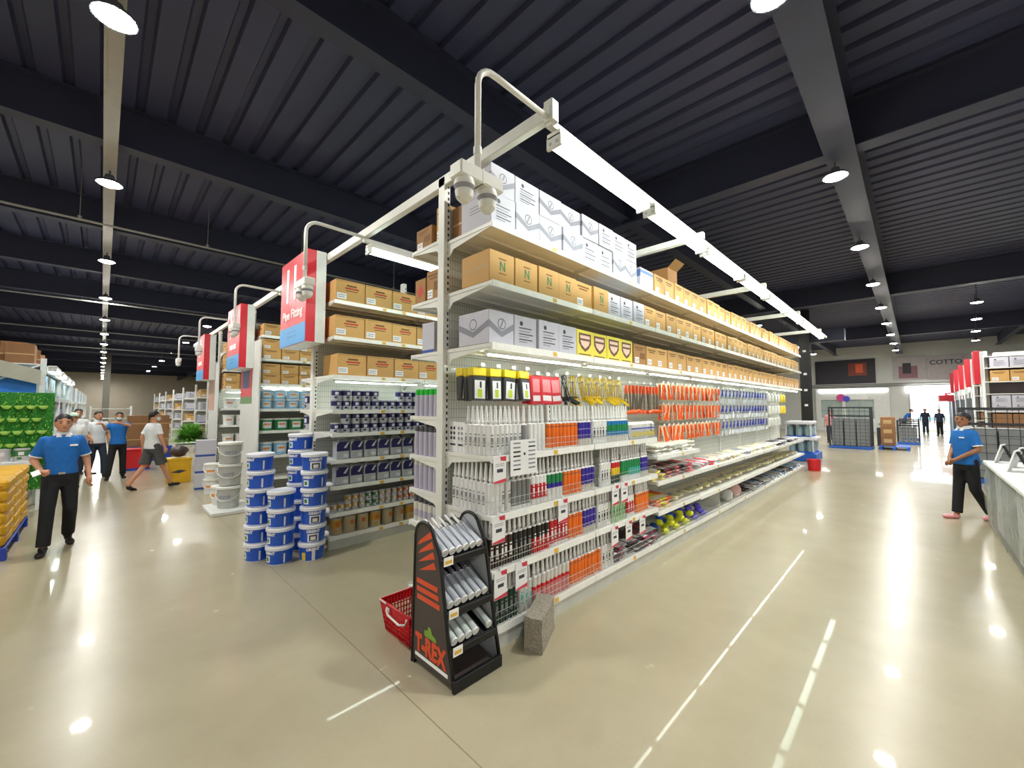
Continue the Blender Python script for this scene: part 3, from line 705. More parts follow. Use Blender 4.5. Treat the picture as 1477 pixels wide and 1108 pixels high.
# hanging price cards
def price_card():
    b = MB(); b.box(0, 0, -.2, .003, .13, 0, 0, .001)
    b.quad((.0038, .075, -.036), (.0038, .128, -.042), (.0038, .128, -.006), (.0038, .065, -.008), 1); b.quad((.0038, .003, -.197), (.0038, .128, -.197), (.0038, .128, -.168), (.0038, .003, -.185), 1)
    b.quad((.0038, .035, -.12), (.0038, .095, -.12), (.0038, .095, -.095), (.0038, .035, -.095), 2)
    for z in (-.062, -.075): b.quad((.0038, .02, z), (.0038, .11, z), (.0038, .11, z+.004), (.0038, .02, z+.004), 3)
    b.box(-.002, .055, -.002, .004, .075, .02, 4)
    return b.mesh('price_card', ['paper', 'tag_red', 'logo_dark', 'ink_grey', 'rail_plastic'])
PC = price_card()
for k, (y, z, nm) in enumerate([(2.01, 1.385, 'below the top tube shelf corner'), (2.0, .955, 'below the second tube shelf corner'), (2.76, .955, 'below the second tube shelf, above red tubes'), (2.02, .56, 'below the third tube shelf corner'), (2.24, .56, 'below the third tube shelf, second from its corner'),
                                (3.62, .955, 'above the pale green tubes'), (3.80, .955, 'above the red and white tubes, beside another card'), (3.60, .55, 'over the dark packs next to striped tubes'), (3.88, .55, 'over the dark packs, second of three'), (4.18, .55, 'over the dark packs, third of three')]):
    obj('price_card', PC, loc=(-2.185, y, z), label=f'white and red price card hanging {nm}', cat='price card', group='hanging price cards')
b = MB(); b.box(0, 0, -.21, .003, .30, .06, 0)
for k in range(7):
    b.quad((.0035, .03, .03-.033*k), (.0035, .11, .03-.033*k), (.0035, .11, .042-.033*k), (.0035, .03, .042-.033*k), 1 if k in (2, 3, 6) else 2)
    b.quad((.0035, .20, .03-.033*k), (.0035, .28, .03-.033*k), (.0035, .28, .042-.033*k), (.0035, .20, .042-.033*k), 1 if k == 1 else 2)
b.quad((.0035, .145, -.06), (.0035, .165, -.06), (.0035, .165, -.04), (.0035, .145, -.04), 1)
obj('sample_board', b, ['paper', 'slot_dark', 'ink_grey'], loc=(-2.18, 2.18, 1.43), label='white sample board with dark stripes hanging on the top tube shelf', cat='board')

# ================================================================== goods on hooks
mat('pack_black', '3c3b3c', .4); mat('pack_yellow', 'e8cf2a', .4); mat('pack_red', 'd7333f', .35); mat('pack_pink', 'e58a90', .4); mat('tool_yellow', 'e7c31f', .38); mat('tool_orange', 'ec5a1e', .38); mat('tool_grey', '7d7468', .45); mat('tool_dark', '2a2a2c', .5)
mat('bristle_white', 'dfe3ea', .7); mat('handle_blue', '3446b8', .35); mat('bristle_cream', 'dcd3a6', .75); mat('ferrule', 'b9bcc0', .3, metal=.8); mat('card_cream', 'e9d9b4', .6); mat('pack_clear', 'd5d6cf', .25); mat('lime', 'c9de3c', .4)
def hook(y, z, L=.36, x0=.012):
    me = proto(('hook', L), lambda: MB().tube([(0, 0, 0), (L, 0, .004), (L+.02, 0, .02)], .0028, 5).box(-.002, -.02, -.012, .004, .02, .012).mesh('peg_hook', ['wire']))
    obj('peg_hook', me, parent=G12.t, loc=(x0, y-2.0, z))
    tg = proto('hooktag', lambda: MB().box(0, -.022, .0, .002, .022, .026).mesh('hook_tag', ['tag_white']))
    obj('hook_tag', tg, parent=G12.t, loc=(x0+L+.022, y-2.0, z+.005))
def pack(kind):
    def f():
        b = MB()
        if kind == 'black': b.box(-.022, -.07, -.25, .022, .07, -.055, 0, .008); b.box(-.022, -.07, -.055, .022, .07, .012, 1, .006); b.quad((.0226, -.05, -.235), (.0226, .055, -.235), (.0226, .055, -.09), (.0226, -.05, -.09), 2); b.quad((.0232, -.02, -.225), (.0232, .025, -.225), (.0232, .025, -.16), (.0232, -.02, -.16), 3); b.quad((.0232, .0, -.15), (.0232, .02, -.15), (.0232, .02, -.10), (.0232, .0, -.10), 0)
        else: b.box(-.02, -.07, -.25, .02, .07, .012, 4, .008); b.quad((.0206, -.05, -.14), (.0206, .05, -.14), (.0206, .05, -.02), (.0206, -.05, -.02), 5); b.quad((.0206, -.055, -.22), (.0206, .055, -.22), (.0206, .055, -.17), (.0206, -.055, -.17), 2)
        return b.mesh('hanging_pack', ['pack_black', 'pack_yellow', 'paper', 'lime', 'pack_red', 'pack_pink'])
    return proto(('pack', kind), f)
for k, y in enumerate([2.10, 2.27, 2.45, 2.62]):
    hook(y, 2.06)
    for q in range(5 if k == 0 else 4): obj('hanging_pack', pack('black'), loc=(-2.46-.048*q, y+j(.006), 2.045), rot=(j(.08), j(.10)-.05, j(.25)), label=f'black pack with yellow header on hook {nth(k+1)} from the post, {nth(q+1)} from the front', cat='pack', group='black and yellow packs on hooks')
for k, y in enumerate([2.76, 2.90, 3.03]):
    hook(y, 2.03)
    for q in range(3): obj('hanging_pack', pack('red'), loc=(-2.45-.045*q, y+j(.006), 2.015), rot=(j(.10), j(.10)-.05, j(.25)), label=f'red pack on hook {nth(k+1)} after the black ones, {nth(q+1)} from the front', cat='pack', group='red packs on hooks')
# caulking guns: built hanging by the front ring, handle down
def gun_parts(dark=False):
    fr = MB()
    for s in (-1, 1): fr.tube([(0, .022*s, 0), (0, .024*s, -.20)], .0045, 6)
    fr.tube([(0, .022*math.cos(a), .022*math.sin(a)) for a in [i*PI/6 for i in range(0, 7)]], .0045, 6); fr.lathe([(.0, -.004), (.027, -.004), (.027, .004), (0, .004)], 12, 0, c=(0, 0, -.20)); fr.box(-.03, -.014, -.235, .018, .014, -.203, 0, .004)
    ha = MB(); ha.prism([(-.03, -.215), (.0, -.235), (-.085, -.30), (-.105, -.285)], 'y', -.011, .011)
    tr = MB(); tr.prism([(-.03, -.205), (-.024, -.20), (-.105, -.225), (-.108, -.235)], 'y', -.007, .007)
    ro = MB(); ro.cyl((0, 0, -.03), (0, 0, -.34), .0035, n=6); ro.tube([(0, 0, -.34), (-.03, 0, -.342)], .0035, 6); ro.cyl((0, 0, -.045), (0, 0, -.035), .018, n=10)
    c = 'tool_dark' if dark else 'tool_yellow'
    return [('cradle', fr.mesh('cradle', [c])), ('grip', ha.mesh('grip', [c])), ('trigger', tr.mesh('trigger', [c])), ('plunger_rod', ro.mesh('plunger_rod', ['ferrule']))]
GUNS = {0: gun_parts(), 1: gun_parts(True)}
for k in range(24):
    y = 3.16+.049*k; dk = k < 3
    if k % 4 == 0: hook(y+.03, 2.05)
    t = thing('caulking_gun', f'{"black" if dk else "yellow"} caulking gun hanging on hooks, {nth(k+1 if dk else k-2)} from the red packs', 'caulking gun', (-2.42-.05*(k % 3), y, 2.03+j(.01)), (j(.12), .25+j(.15), -PI/2+j(.7)), 'caulking guns on hooks')
    for nm, me in GUNS[1 if dk else 0]: obj(nm, me, parent=t)
# paint roller frames: orange grip up, grey wire down
def roller():
    g = MB(); g.lathe([(0, 0), (.014, 0), (.016, -.05), (.012, -.10), (0, -.10)], 8, 0)
    r = MB(); r.tube([(0, 0, -.10), (0, 0, -.22), (0, .05, -.25), (0, .05, -.30)], .004, 6); c = MB(); c.cyl((0, -.05, -.33), (0, .06, -.33), .02, n=10); s_ = MB(); s_.cyl((0, 0, -.06), (0, 0, -.30), .011, n=8)
    return [('grip', g.mesh('grip', ['tool_orange'])), ('shaft', s_.mesh('shaft', ['tool_grey'])), ('roller_sleeve', c.mesh('roller_sleeve', ['tool_orange']))]
RO = roller()
for k in range(20):
    y = 4.36+.045*k
    if k % 4 == 0: hook(y+.06, 2.02)
    t = thing('paint_roller', f'orange handled paint roller with grey shaft on hooks, {nth(k+1)} from the yellow guns', 'paint roller', (-2.42-.03*(k % 2), y, 2.0), (.16+j(.08), .1+j(.08), j(.5)), 'orange rollers on hooks')
    for nm, me in RO: obj(nm, me, parent=t)
# orange tools on cards and white/blue brushes, three hook rows each
def scraper():
    c = MB(); c.box(-.003, -.045, -.21, 0, .045, .02, 0); b = MB(); b.prism([(-.04, -.20), (.04, -.20), (.018, -.10), (-.018, -.10)], 'x', .002, .007); g = MB(); g.lathe([(0, 0), (.013, 0), (.016, -.05), (.013, -.10), (0, -.10)], 8, 0, c=(.012, 0, 0))
    return [('card', c.mesh('card', ['card_cream'])), ('blade', b.mesh('blade', ['tool_orange'])), ('grip', g.mesh('grip', ['tool_orange']))]
def brush(bm, hm):
    h = MB(); h.lathe([(0, 0), (.010, 0), (.008, -.04), (.014, -.09), (.011, -.12)], 8, 0); fe = MB(); fe.box(-.011, -.032, -.155, .011, .032, -.115, 0, .003); b = MB(); b.prism([(-.034, -.155), (.034, -.155), (.04, -.235), (-.038, -.245)], 'x', -.010, .010)
    return [('grip', h.mesh('grip', [hm])), ('ferrule', fe.mesh('ferrule', ['ferrule'])), ('bristles', b.mesh('bristles', [bm]))]
SC = scraper(); BR = brush('bristle_white', 'handle_blue'); BC = brush('bristle_cream', 'card_cream')
for r_, (z, rn) in enumerate([(2.05, 'top'), (1.77, 'middle'), (1.48, 'lowest')]):
    for k in range(15):
        y = 5.33+.155*k; hook(y, z)
        for q in range(2):
            t = thing('scraper', f'orange scraper on card, {rn} hook row, {nth(k+1)} from the rollers{", behind another" if q else ""}', 'scraper', (-2.415-.05*q, y, z-.01), (.08+j(.3), .0, j(.4)), 'orange scrapers on hooks')
            for nm, me in SC: obj(nm, me, parent=t)
    for k in range(15):
        y = 7.75+.21*k; hook(y, z)
        for q in range(2):
            t = thing('paint_brush', f'white paint brush with blue grip, {rn} hook row, {nth(k+1)} past the scrapers{", behind another" if q else ""}', 'paint brush', (-2.42-.06*q, y, z-.01), (j(.25), .1, j(.35)), 'white brushes on hooks')
            for nm, me in BR: obj(nm, me, parent=t)
    for k in range(6):
        y = 11.0+.30*k
        if r_ == 2 and k > 3: continue
        hook(y, z)
        obj('sponge_roll' if k > 3 else 'hanging_pack', proto(('spg', k > 3), lambda: MB().box(-.03, -.08, -.20, .03, .08, 0, 0, .02).box(-.002, -.06, -.01, .002, .06, .02, 1).mesh('sponge', ['pack_yellow' if k > 3 else 'pack_clear', 'paper'])), loc=(-2.43, y, z-.012),
            label=f'{"yellow sponge" if k > 3 else "clear bagged tool"} on the {rn} hook row, {nth(k+1)} past the white brushes', cat='pack', group='packs on the far hooks')
# clear bags hanging at the end of the top tube shelf
for k in range(5):
    obj('clear_bag', proto('cbag', lambda: MB().box(-.05, -.07, 0, .05, .07, .19, 0, .025).quad((.0506, -.04, .03), (.0506, .05, .03), (.0506, .05, .075), (.0506, -.04, .075), 1).quad((.0506, -.06, .11), (.0506, .06, .11), (.0506, .06, .125), (.0506, -.06, .125), 2).mesh('clear_bag', ['pack_clear', 'pack_yellow', 'handle_blue'])), loc=(-2.27, 4.16+.125*k if k < 4 else 4.60, 1.382), label=f'clear bag with yellow tag on the top tube shelf, {nth(k+1)} from the blue tubes', cat='bag', group='clear bags on the top tube shelf')
# small boxes and packs on the low shelves beyond the tubes
mat('pack_magenta', '8d2b4a', .35); mat('pack_dark', '3b2a30', .4); mat('pack_multi', 'c8553f', .4); mat('pack_silver', 'b6b7bd', .3, metal=.3)
FL = ['pack_clear', 'pack_red', 'card_cream', 'pack_silver', 'pack_dark', 'tool_orange', 'tb_blue', 'pack_magenta', 'pack_yellow']
def flat_pack(c, lab):
    return proto(('fp', c), lambda: MB().box(-.15, -.055, 0, .15, .055, .028, 0, .008).quad((.03, -.045, .0285), (.13, -.045, .0285), (.13, .045, .0285), (.03, .045, .0285), 1).mesh('flat_pack', [c, lab]))
NM = {'pack_clear': 'clear', 'pack_red': 'red', 'card_cream': 'cream', 'pack_silver': 'silver', 'pack_dark': 'dark', 'tool_orange': 'orange', 'tb_blue': 'blue', 'pack_magenta': 'magenta', 'pack_yellow': 'yellow'}
rr = random.Random(5)
def lay(z, y0, y1, seq, where, step=.115, x=-2.40, layers=2):
    n = 0; y = y0
    while y < y1:
        c = seq(y)
        for q in range(layers):
            n += 1
            obj('flat_pack', flat_pack(c, rr.choice(['paper', 'paper', 'card_cream'])), loc=(x+j(.03), y, z+.002+.045*q), rot=(j(.05), .06+j(.03), j(.22)), label=f'{NM[c]} flat pack on the {where}, {nth(n)} from its near end', cat='pack', group='flat packs on the low shelves')
        y += step
lay(1.15, 4.76, 5.9, lambda y: 'pack_clear', 'clear tray shelf', .14, layers=3)
lay(.85, 4.76, 5.0, lambda y: 'pack_yellow', 'red tray shelf start', .12, layers=3); lay(.85, 5.0, 5.95, lambda y: 'pack_red' if rr.random() < .6 else 'pack_dark', 'red tray shelf', .12, layers=3)
lay(.50, 4.76, 5.2, lambda y: rr.choice(['tool_orange', 'pack_yellow']), 'orange tray shelf', .12, layers=3)
lay(.152, 3.80, 4.9, lambda y: rr.choice(['pack_dark', 'pack_dark', 'pack_magenta', 'pack_silver']), 'bottom shelf beside the striped tubes', .11, layers=3)
lay(.85, 6.05, 13.2, lambda y: rr.choice(['pack_red', 'pack_silver', 'pack_clear']) if y < 7 else rr.choice(['card_cream', 'pack_clear', 'card_cream', 'pack_silver']) if y < 11 else rr.choice(['pack_silver', 'pack_dark']), 'upper display deck', .15)
lay(.152, 8.6, 13.2, lambda y: rr.choice(['pack_dark', 'pack_silver', 'tb_blue']), 'plinth deck beyond the pink bag', .17)
for k in range(34):
    t = thing('paint_brush', f'cream paint brush lying on the lower display deck, {nth(k+1)} from the near end', 'paint brush', (-2.62+j(.03), 5.35+.23*k, .535), (0, -PI/2-.06, j(.2)), 'cream brushes on the lower deck')
    t.scale = (1.3, 1.3, 1.5)
    for nm, me in BC: obj(nm, me, parent=t)
# spiky sponge balls and a pink bag at the plinth
mat('ball_yellow', 'dbe02c', .6, bump=.6, scale=60); mat('ball_blue', '1f5fd0', .6, bump=.6, scale=60); mat('ball_violet', '5a4fd0', .5, bump=.6, scale=60); mat('bag_pink', 'e0b4b0', .35, bump=.3, scale=20)
def lump(r, c, seed):
    def f():
        b = MB(); rn = random.Random(seed); b.ell((0, 0, r*.8), (r, r*1.05, r*.8), 12, 8); k = len(b.v)
        b.v = [tuple(a*(1+rn.uniform(-.12, .12)) for a in v) for v in b.v]; return b.mesh('lump', [c])
    return proto(('lump', r, c, seed % 3), f)
for k in range(26):
    c = ['ball_yellow', 'ball_yellow', 'ball_blue'][k % 3] if k < 16 else 'ball_violet'
    obj('sponge_ball', lump(.05, c, k), loc=(-2.27-.1*(k % 3), (5.0+.052*k), .156+(.075 if k % 2 else 0)), rot=k, label=f'{ {"ball_yellow":"yellow","ball_blue":"blue","ball_violet":"violet"}[c]} sponge ball at the plinth, {nth(k+1)} from the dark packs', cat='sponge', group='sponge balls on the plinth')
obj('plastic_bag', lump(.14, 'bag_pink', 1), loc=(-2.36, 7.95, .155), label='pinkish plastic bag slumped on the plinth deck', cat='bag')
obj('plastic_bag', lump(.12, 'pack_clear', 2), loc=(-2.34, 7.5, .155), label='clear plastic bag beside the pinkish bag on the plinth', cat='bag')
obj('shelf_divider', MB().box(-.5, -.004, 0, 0, .004, .31), ['pack_clear'], loc=(-2.24, 6.9, .152), label='clear divider panel standing on the plinth deck', cat='divider')

# ================================================================== end shelf: sprays and foam cans facing the cross aisle
def can(cap, body, h=.20, r=.033):
    def f():
        b = MB(); b.lathe([(0, 0), (r, 0), (r, h*.98), (r*.9, h), (r*.5, h+.012)], 14, [0, 0, 0, 0]); b.lathe([(r*1.005, h*.25), (r*1.005, h*.62)], 14, 1)
        c = MB(); c.lathe([(r*.94, 0), (r*.94, .045), (r*.8, .052), (0, .052)], 14, 0)
        return b.mesh('spray_can', [body, 'tb_lilac']), c.mesh('cap', [cap])
    return proto(('can', cap, body, h, r), f)
for lev, cap, body, h, nm in [(1.66, 'tb_lime', 'tb_lilac', .19, 'green capped'), (1.31, 'tb_dark', 'tb_lilac', .21, 'grey capped lilac'), (1.01, 'tb_cream', 'tb_lilac', .21, 'pale capped lilac'), (.72, 'tb_dark', 'tb_cream', .17, 'dark capped')]:
    bm, cm = can(cap, body, h)
    n = 0
    for rowy in range(4):
        for k in range(5):
            n += 1
            o = obj('spray_can', bm, loc=(-3.255+.075*k, 2.06+.075*rowy, lev+.001), rot=j(1), label=f'{nm} spray can on the end shelf, row {nth(rowy+1)}, {nth(k+1)} from the shelf lip', cat='spray can', group=f'{nm} spray cans')
            obj('cap', cm, parent=o, loc=(0, 0, h))
# ================================================================== paint aisle
mat('tin_navy', '2b2a66', .3, var=.03); mat('tin_silver', 'c9cbd2', .3, metal=.35); mat('tin_white', 'e2e3ea', .35); mat('tin_gold', 'c79a3a', .35); mat('tin_orange', 'c8702f', .4); mat('tin_green', '3f7a50', .4); mat('tin_beige', 'b9a98a', .5)
mat('bucket_blue', '1b55c4', .3, var=.04); mat('bucket_blue_light', '2f7ccf', .3); mat('bucket_lid', 'e6e7ef', .35); mat('pail_grey', 'b8bab6', .4); mat('pail_white', 'e4e4e0', .4); mat('pail_pale', '8fc3e6', .35); mat('pail_green', '2f8f58', .35); mat('print_orange', 'd98a2b', .5); mat('print_purple', '4a3d9a', .5)
def arc(b, r, z0, z1, a0, a1, m, n=5, r2=None):
    v = []; r2 = r if r2 is None else r2
    for i in range(n+1):
        a = a0+(a1-a0)*i/n; v += [(r*math.cos(a), r*math.sin(a), z0), (r2*math.cos(a), r2*math.sin(a), z1)]
    b.add(v, [(2*i, 2*i+2, 2*i+3, 2*i+1) for i in range(n)], m, True)
def round_tin(c, r, h, patch='tin_white'):
    def f():
        b = MB(); b.lathe([(0, 0), (r, 0), (r, .006), (r*.98, .008), (r*.98, h*.42), (r*.98, h*.9), (r, h*.92), (r, h)], 16, [0, 0, 0, 0, 1, 0, 0])
        arc(b, r*.985, h*.5, h*.78, -.35, .35, 2); arc(b, r*.985, h*.14, h*.34, -.5, .1, 1)
        l = MB(); l.lathe([(r*.95, 0), (r*.95, .004), (r*.85, .004), (r*.84, -.003), (0, -.003)], 16, 0)
        return b.mesh('paint_tin', ['tin_silver' if patch == 'tin_white' else 'tin_beige', c, patch]), l.mesh('lid', ['tin_silver'])
    return proto(('tin', c, r, h, patch), f)
def square_tin():
    b = MB(); w_, d, h = .168, .12, .225
    b.box(-d, 0, 0, 0, w_, h, 0, .01); x = .0008
    b.add([(x, .006, h*.45), (x, w_-.006, h*.45), (x, w_-.006, h*.98), (x, .04, h*.98), (x, .006, h*.8)], [(0, 1, 2, 3, 4)], 1)
    b.add([(x+.0006, w_*.55, h*.62), (x+.0006, w_*.85, h*.92), (x+.0006, w_*.98, h*.95), (x+.0006, w_*.75, h*.62)], [(0, 1, 2, 3)], 2)
    b.quad((x, w_*.55, h*.12), (x, w_*.9, h*.12), (x, w_*.9, h*.28), (x, w_*.55, h*.28), 2); b.box(-d*.7, w_*.3, h, -d*.3, w_*.5, h+.012, 0, .004)
    hd = MB(); hd.tube([(-.03, .02, h), (-.03, .04, h+.03), (-.03, .12, h+.03), (-.03, .15, h)], .005, 6)
    return b.mesh('paint_tin', ['tin_silver', 'tin_navy', 'tin_white']), hd.mesh('handle', ['tin_white'])
SQ = square_tin()
for lev, nm in ((3.09, 'top'), (2.63, 'middle'), (2.14, 'lower')):
    for k in range(6):
        obj('carton', carton('tan_text', .385, .45, .275), loc=(-5.135+j(.01), 2.02+(.04 if lev == 2.14 else 0)+.395*k, lev+.001), label=f'tan carton on the {nm} carton shelf above navy tins, {nth(k+1)} from the end', cat='carton', group='cartons above the navy tins')
for lev, nm, skip in ((1.70, 'upper', (5, 6)), (1.41, 'second', ())):
    for lay_ in range(2):
        for k in range(14):
            if lay_ and k in skip: continue
            if lay_ == 1 and lev == 1.41 and k == 0: continue
            bm, lm = round_tin('tin_navy', .060, .125)
            o = obj('paint_tin', bm, loc=(-5.20+j(.006), 2.08+.128*k+j(.003), lev+.002+.13*lay_), rot=j(.3), label=f'small round navy paint tin on the {nm} tin shelf, {"upper" if lay_ else "lower"} layer, {nth(k+1)} from the end', cat='paint tin', group='round navy paint tins')
            obj('lid', lm, parent=o, loc=(0, 0, .125))
for lev, nm in ((1.08, 'upper'), (.76, 'lower')):
    for k in range(10):
        o = obj('paint_tin', SQ[0], loc=(-5.15+j(.006), 2.08+.186*k, lev+.002), rot=j(.06), label=f'square navy and silver paint tin, {nm} square tin shelf, {nth(k+1)} from the end', cat='paint tin', group='square navy paint tins')
        obj('handle', SQ[1], parent=o)
for k in range(18):
    c = ['tin_gold', 'tin_gold', 'tin_gold', 'tin_gold', 'tin_beige', 'tin_green', 'tin_green', 'tin_beige', 'tin_beige', 'tin_beige', 'tin_orange'][min(k, 10)]
    for lay_ in range(1 if k < 2 else 2):
        bm, lm = round_tin(c, .042, .09)
        o = obj('paint_tin', bm, loc=(-5.20+j(.01), 2.08+.092*k, .432+.094*lay_), rot=j(.4), label=f'little {c[4:]} tin on the shelf under square tins, {"upper" if lay_ else "lower"} layer, {nth(k+1)} from the end', cat='paint tin', group='little tins')
        obj('lid', lm, parent=o, loc=(0, 0, .09))
for k in range(10):
    bm, lm = round_tin('tin_beige' if k % 3 else 'tin_gold', .075, .20, 'tin_orange')
    o = obj('paint_tin', bm, loc=(-5.22, 2.12+.175*k, .153), rot=j(.3), label=f'tall tin with orange picture on the plinth of the paint unit, {nth(k+1)} from the end', cat='paint tin', group='tall orange tins on the plinth')
    obj('lid', lm, parent=o, loc=(0, 0, .20))
for k in range(4):
    bm, lm = round_tin('tin_navy', .065, .21)
    o = obj('paint_tin', bm, loc=(-6.15+.0*k, 2.09, [1.70, 1.41, 1.08, .76][k]+.002), rot=-1.2, label=f'tall navy tin on the hidden side of the numbered 11 unit, {nth(k+1)} from the top', cat='paint tin', group='navy tins behind the upright')
    obj('lid', lm, parent=o, loc=(0, 0, .21))
# farther units
for (X0, nm, top) in ((-8.42, 'pale pail unit', (3.05, 2.62, 2.16)), (-11.57, 'third sign unit', (3.05, 2.62, 2.16))):
    for li, lev in enumerate(top):
        for k in range(4):
            for lay_ in range(1 if li == 0 else 2):
                obj('carton', carton('tan', .30, .40, .185 if li else .22), loc=(X0+j(.02), 2.03+.315*k, lev+.001+.187*lay_), label=f'tan carton on the {nm}, {["top","middle","lower"][li]} shelf, {"upper" if lay_ else "lower"} layer, {nth(k+1)} from the end', cat='carton', group=f'cartons on the {nm}')
def pail(c, r, h, pr='tin_white', handle=True):
    def f():
        b = MB(); b.lathe([(0, 0), (r*.86, 0), (r*.95, h*.86), (r*1.02, h*.87), (r*1.02, h*.9)], 18, 0)
        arc(b, r*.90, h*.2, h*.72, -.7, .7, 1, 6, r*.94); arc(b, r*.915, h*.42, h*.6, -.6, .5, 2, 6, r*.935)
        l = MB(); l.lathe([(r*1.03, h*.88), (r*1.05, h*.89), (r*1.05, h*.98), (r*.98, h), (r*.9, h*.985), (0, h*.985)], 18, 0)
        hd = MB(); hd.tube([(r*1.0*math.cos(a), r*1.04*math.sin(a), h*.8-r*.9*max(0, math.cos(a))**.8) for a in [-PI/2+i*PI/8 for i in range(9)]], .006, 6)
        return b.mesh('pail', [c, pr if c != 'pail_grey' else c, 'print_orange' if c != 'pail_grey' else 'print_grey']), l.mesh('lid', ['pail_white']), hd.mesh('handle', ['pail_white'])
    return proto(('pail', c, r, h), f)
def put_pail(c, r, h, loc, rot, label, group, handle=True):
    ms = pail(c, r, h); o = obj('pail', ms[0], loc=loc, rot=rot, label=label, cat='pail', group=group)
    obj('lid', ms[1], parent=o)
    if handle: obj('handle', ms[2], parent=o)
for k in range(7):
    for lay_ in range(2): put_pail('pail_pale', .105, .175, (-8.53, 2.13+.225*k, 1.703+.177*lay_), 0, f'pale blue pail beyond the blue buckets, {"upper" if lay_ else "lower"} layer, {nth(k+1)} from the end', 'pale blue pails', False)
    put_pail('pail_green', .12, .22, (-8.55, 2.15+.25*k, 1.303), 0, f'green pail with white lid behind the blue buckets, {nth(k+1)} from the end', 'green pails', False)
    put_pail('pail_pale', .12, .24, (-8.55, 2.15+.25*k, .853), 0, f'pale blue pail below the green pails, {nth(k+1)} from the end', 'lower pale pails', False)
for li, lev in enumerate((1.70, 1.30, .85)):
    for k in range(6): put_pail('pail_white', .12, .24, (-11.7, 2.15+.26*k, lev+.003), 0, f'white pail on the third sign unit, {["upper","middle","lower"][li]} pail shelf, {nth(k+1)} from the end', 'white pails', False)
for li, lev in enumerate((2.9, 2.5, 2.1, 1.7, 1.3, .85)):
    for k in range(5):
        obj('carton', carton('whiteblue' if (k+li) % 3 else 'plain', .30, .35, .26), loc=(-15.68, 2.45+.36*k, lev+.001), label=f'white carton on the deepest visible unit, {nth(li+1)} shelf down, {nth(k+1)} from the end', cat='carton', group='white cartons on the deep unit')

# blue bucket stacks
def blue_bucket(var):
    def f():
        r, h = .138, .198; b = MB()
        b.lathe([(0, 0), (r*.9, 0), (r*.91, .008), (r*.98, h*.78), (r*1.01, h*.80)], 24, [1, 1, 0, 0])
        if var == 0: arc(b, r*.945, .03, .10, -1.15, -.65, 1, 5, r*.962); arc(b, r*.95, .045, .085, -1.05, -.78, 3, 3, r*.966); arc(b, r*.935, .02, .12, .42, .55, 1, 2, r*.965)
        elif var == 1: arc(b, r*.93, .018, .105, -.45, .45, 1, 6, r*.965); arc(b, r*.935, .025, .09, -.32, .32, 4, 6, r*.968); arc(b, r*.95, .035, .075, -.2, .2, 1, 4, r*.972)
        else: arc(b, r*.925, .01, .125, -.08, .18, 1, 3, r*.972); arc(b, r*.925, .012, .10, -.95, -.6, 2, 4, r*.966)
        l = MB(); l.lathe([(r*.985, h*.79), (r*1.06, h*.80), (r*1.07, h*.95), (r*1.02, h*.995), (r*.93, h*.995), (r*.92, h*.975), (0, h*.975)], 24, 0, hard=True)
        return b.mesh('paint_bucket', ['bucket_blue', 'bucket_lid', 'tb_yellow', 'tb_green', 'logo_dark']), l.mesh('lid', ['bucket_lid'])
    return proto(('bb', var), f)
def curved_text(txt, size, r, mname, z):
    me = text_mesh(txt, size, mname, .0008, bold=.002)
    for v in me.vertices:
        a = v.co.x/r; rr_ = r+v.co.z; zz = v.co.y
        v.co = (rr_*math.cos(a), rr_*math.sin(a), zz+z)
    me.update(); return me
OT = curved_text('ORIENT', .04, .1345, 'letter_white', .118)
STK = [((-5.44, 1.33), 6, 'tall stack nearest the cross aisle', -.50), ((-5.155, 1.48), 4, 'short front stack', -.45), ((-5.02, 1.78), 6, 'stack beside the navy tins', -.2), ((-5.50, 1.78), 7, 'tallest stack at the back', -.4)]
for (x, y), n, nm, a0 in STK:
    for k in range(n):
        var = 0 if nm != 'stack beside the navy tins' else [2, 1, 1, 0, 0, 1][k]
        bm, lm = blue_bucket(var)
        o = obj('paint_bucket', bm, loc=(x+j(.006), y+j(.006), .002+.2015*k), rot=a0+j(.12), label=f'blue paint bucket, {nth(k+1)} from the floor in the {nm}', cat='bucket', group='blue paint buckets in stacks')
        obj('lid', lm, parent=o); obj('lettering', OT, parent=o, rot=-.75 if var == 0 else .0)

# ================================================================== black display stand with sealant tubes
mat('stand_panel', '453c3a', .42, var=.05); mat('stand_orange', 'e0522c', .5); mat('stand_grey', 'b9bcc2', .5); mat('dino_green', '7ea63a', .5); mat('tube_silver', 'c6cbd6', .28, metal=.1); mat('tube_clear', 'cfd8d4', .25)
ST = thing('display_stand', 'black display stand with orange lettering holding three rows of sealant tubes', 'display stand', (-2.55, 1.57, 0))
OUT = [(.03, .03), (.055, .88), (.085, .935), (.15, .955), (.215, .935), (.265, .88), (.315, .78), (.42, .26), (.475, .03)]
for y, nm in ((.0, 0), (.39, 1)):
    obj('side_panel', MB().prism(OUT, 'y', y+.003, y+.009, 0).prism(OUT, 'y', *((y+.001, y+.0028) if nm else (y+.0092, y+.011)), 1), ['stand_panel', 'stand_grey' if nm else 'black_plastic'] if nm else ['stand_panel', 'black_plastic'], parent=ST)
    path = [(.02, y+.007, .0), (.045, y+.007, .86)] + [(.155-.11*math.cos(a)*1.0, y+.007, .86+.10*math.sin(a)) for a in [i*PI/10 for i in range(1, 10)]] + [(.265, y+.007, .88), (.33, y+.007, .78), (.43, y+.007, .26), (.485, y+.007, .02)]
    obj('side_frame', MB().tube(path, .013, 8), ['black_steel'], parent=ST)
def tilted(x0, x1, z0, z1, y0, y1, th, m=0): 
    return MB().prism([(x0, z0), (x1, z1), (x1, z1+th), (x0, z0+th)], 'y', y0, y1, m)
LEV = [(.06, .34, .855, .735), (.06, .40, .58, .425), (.06, .445, .37, .215)]
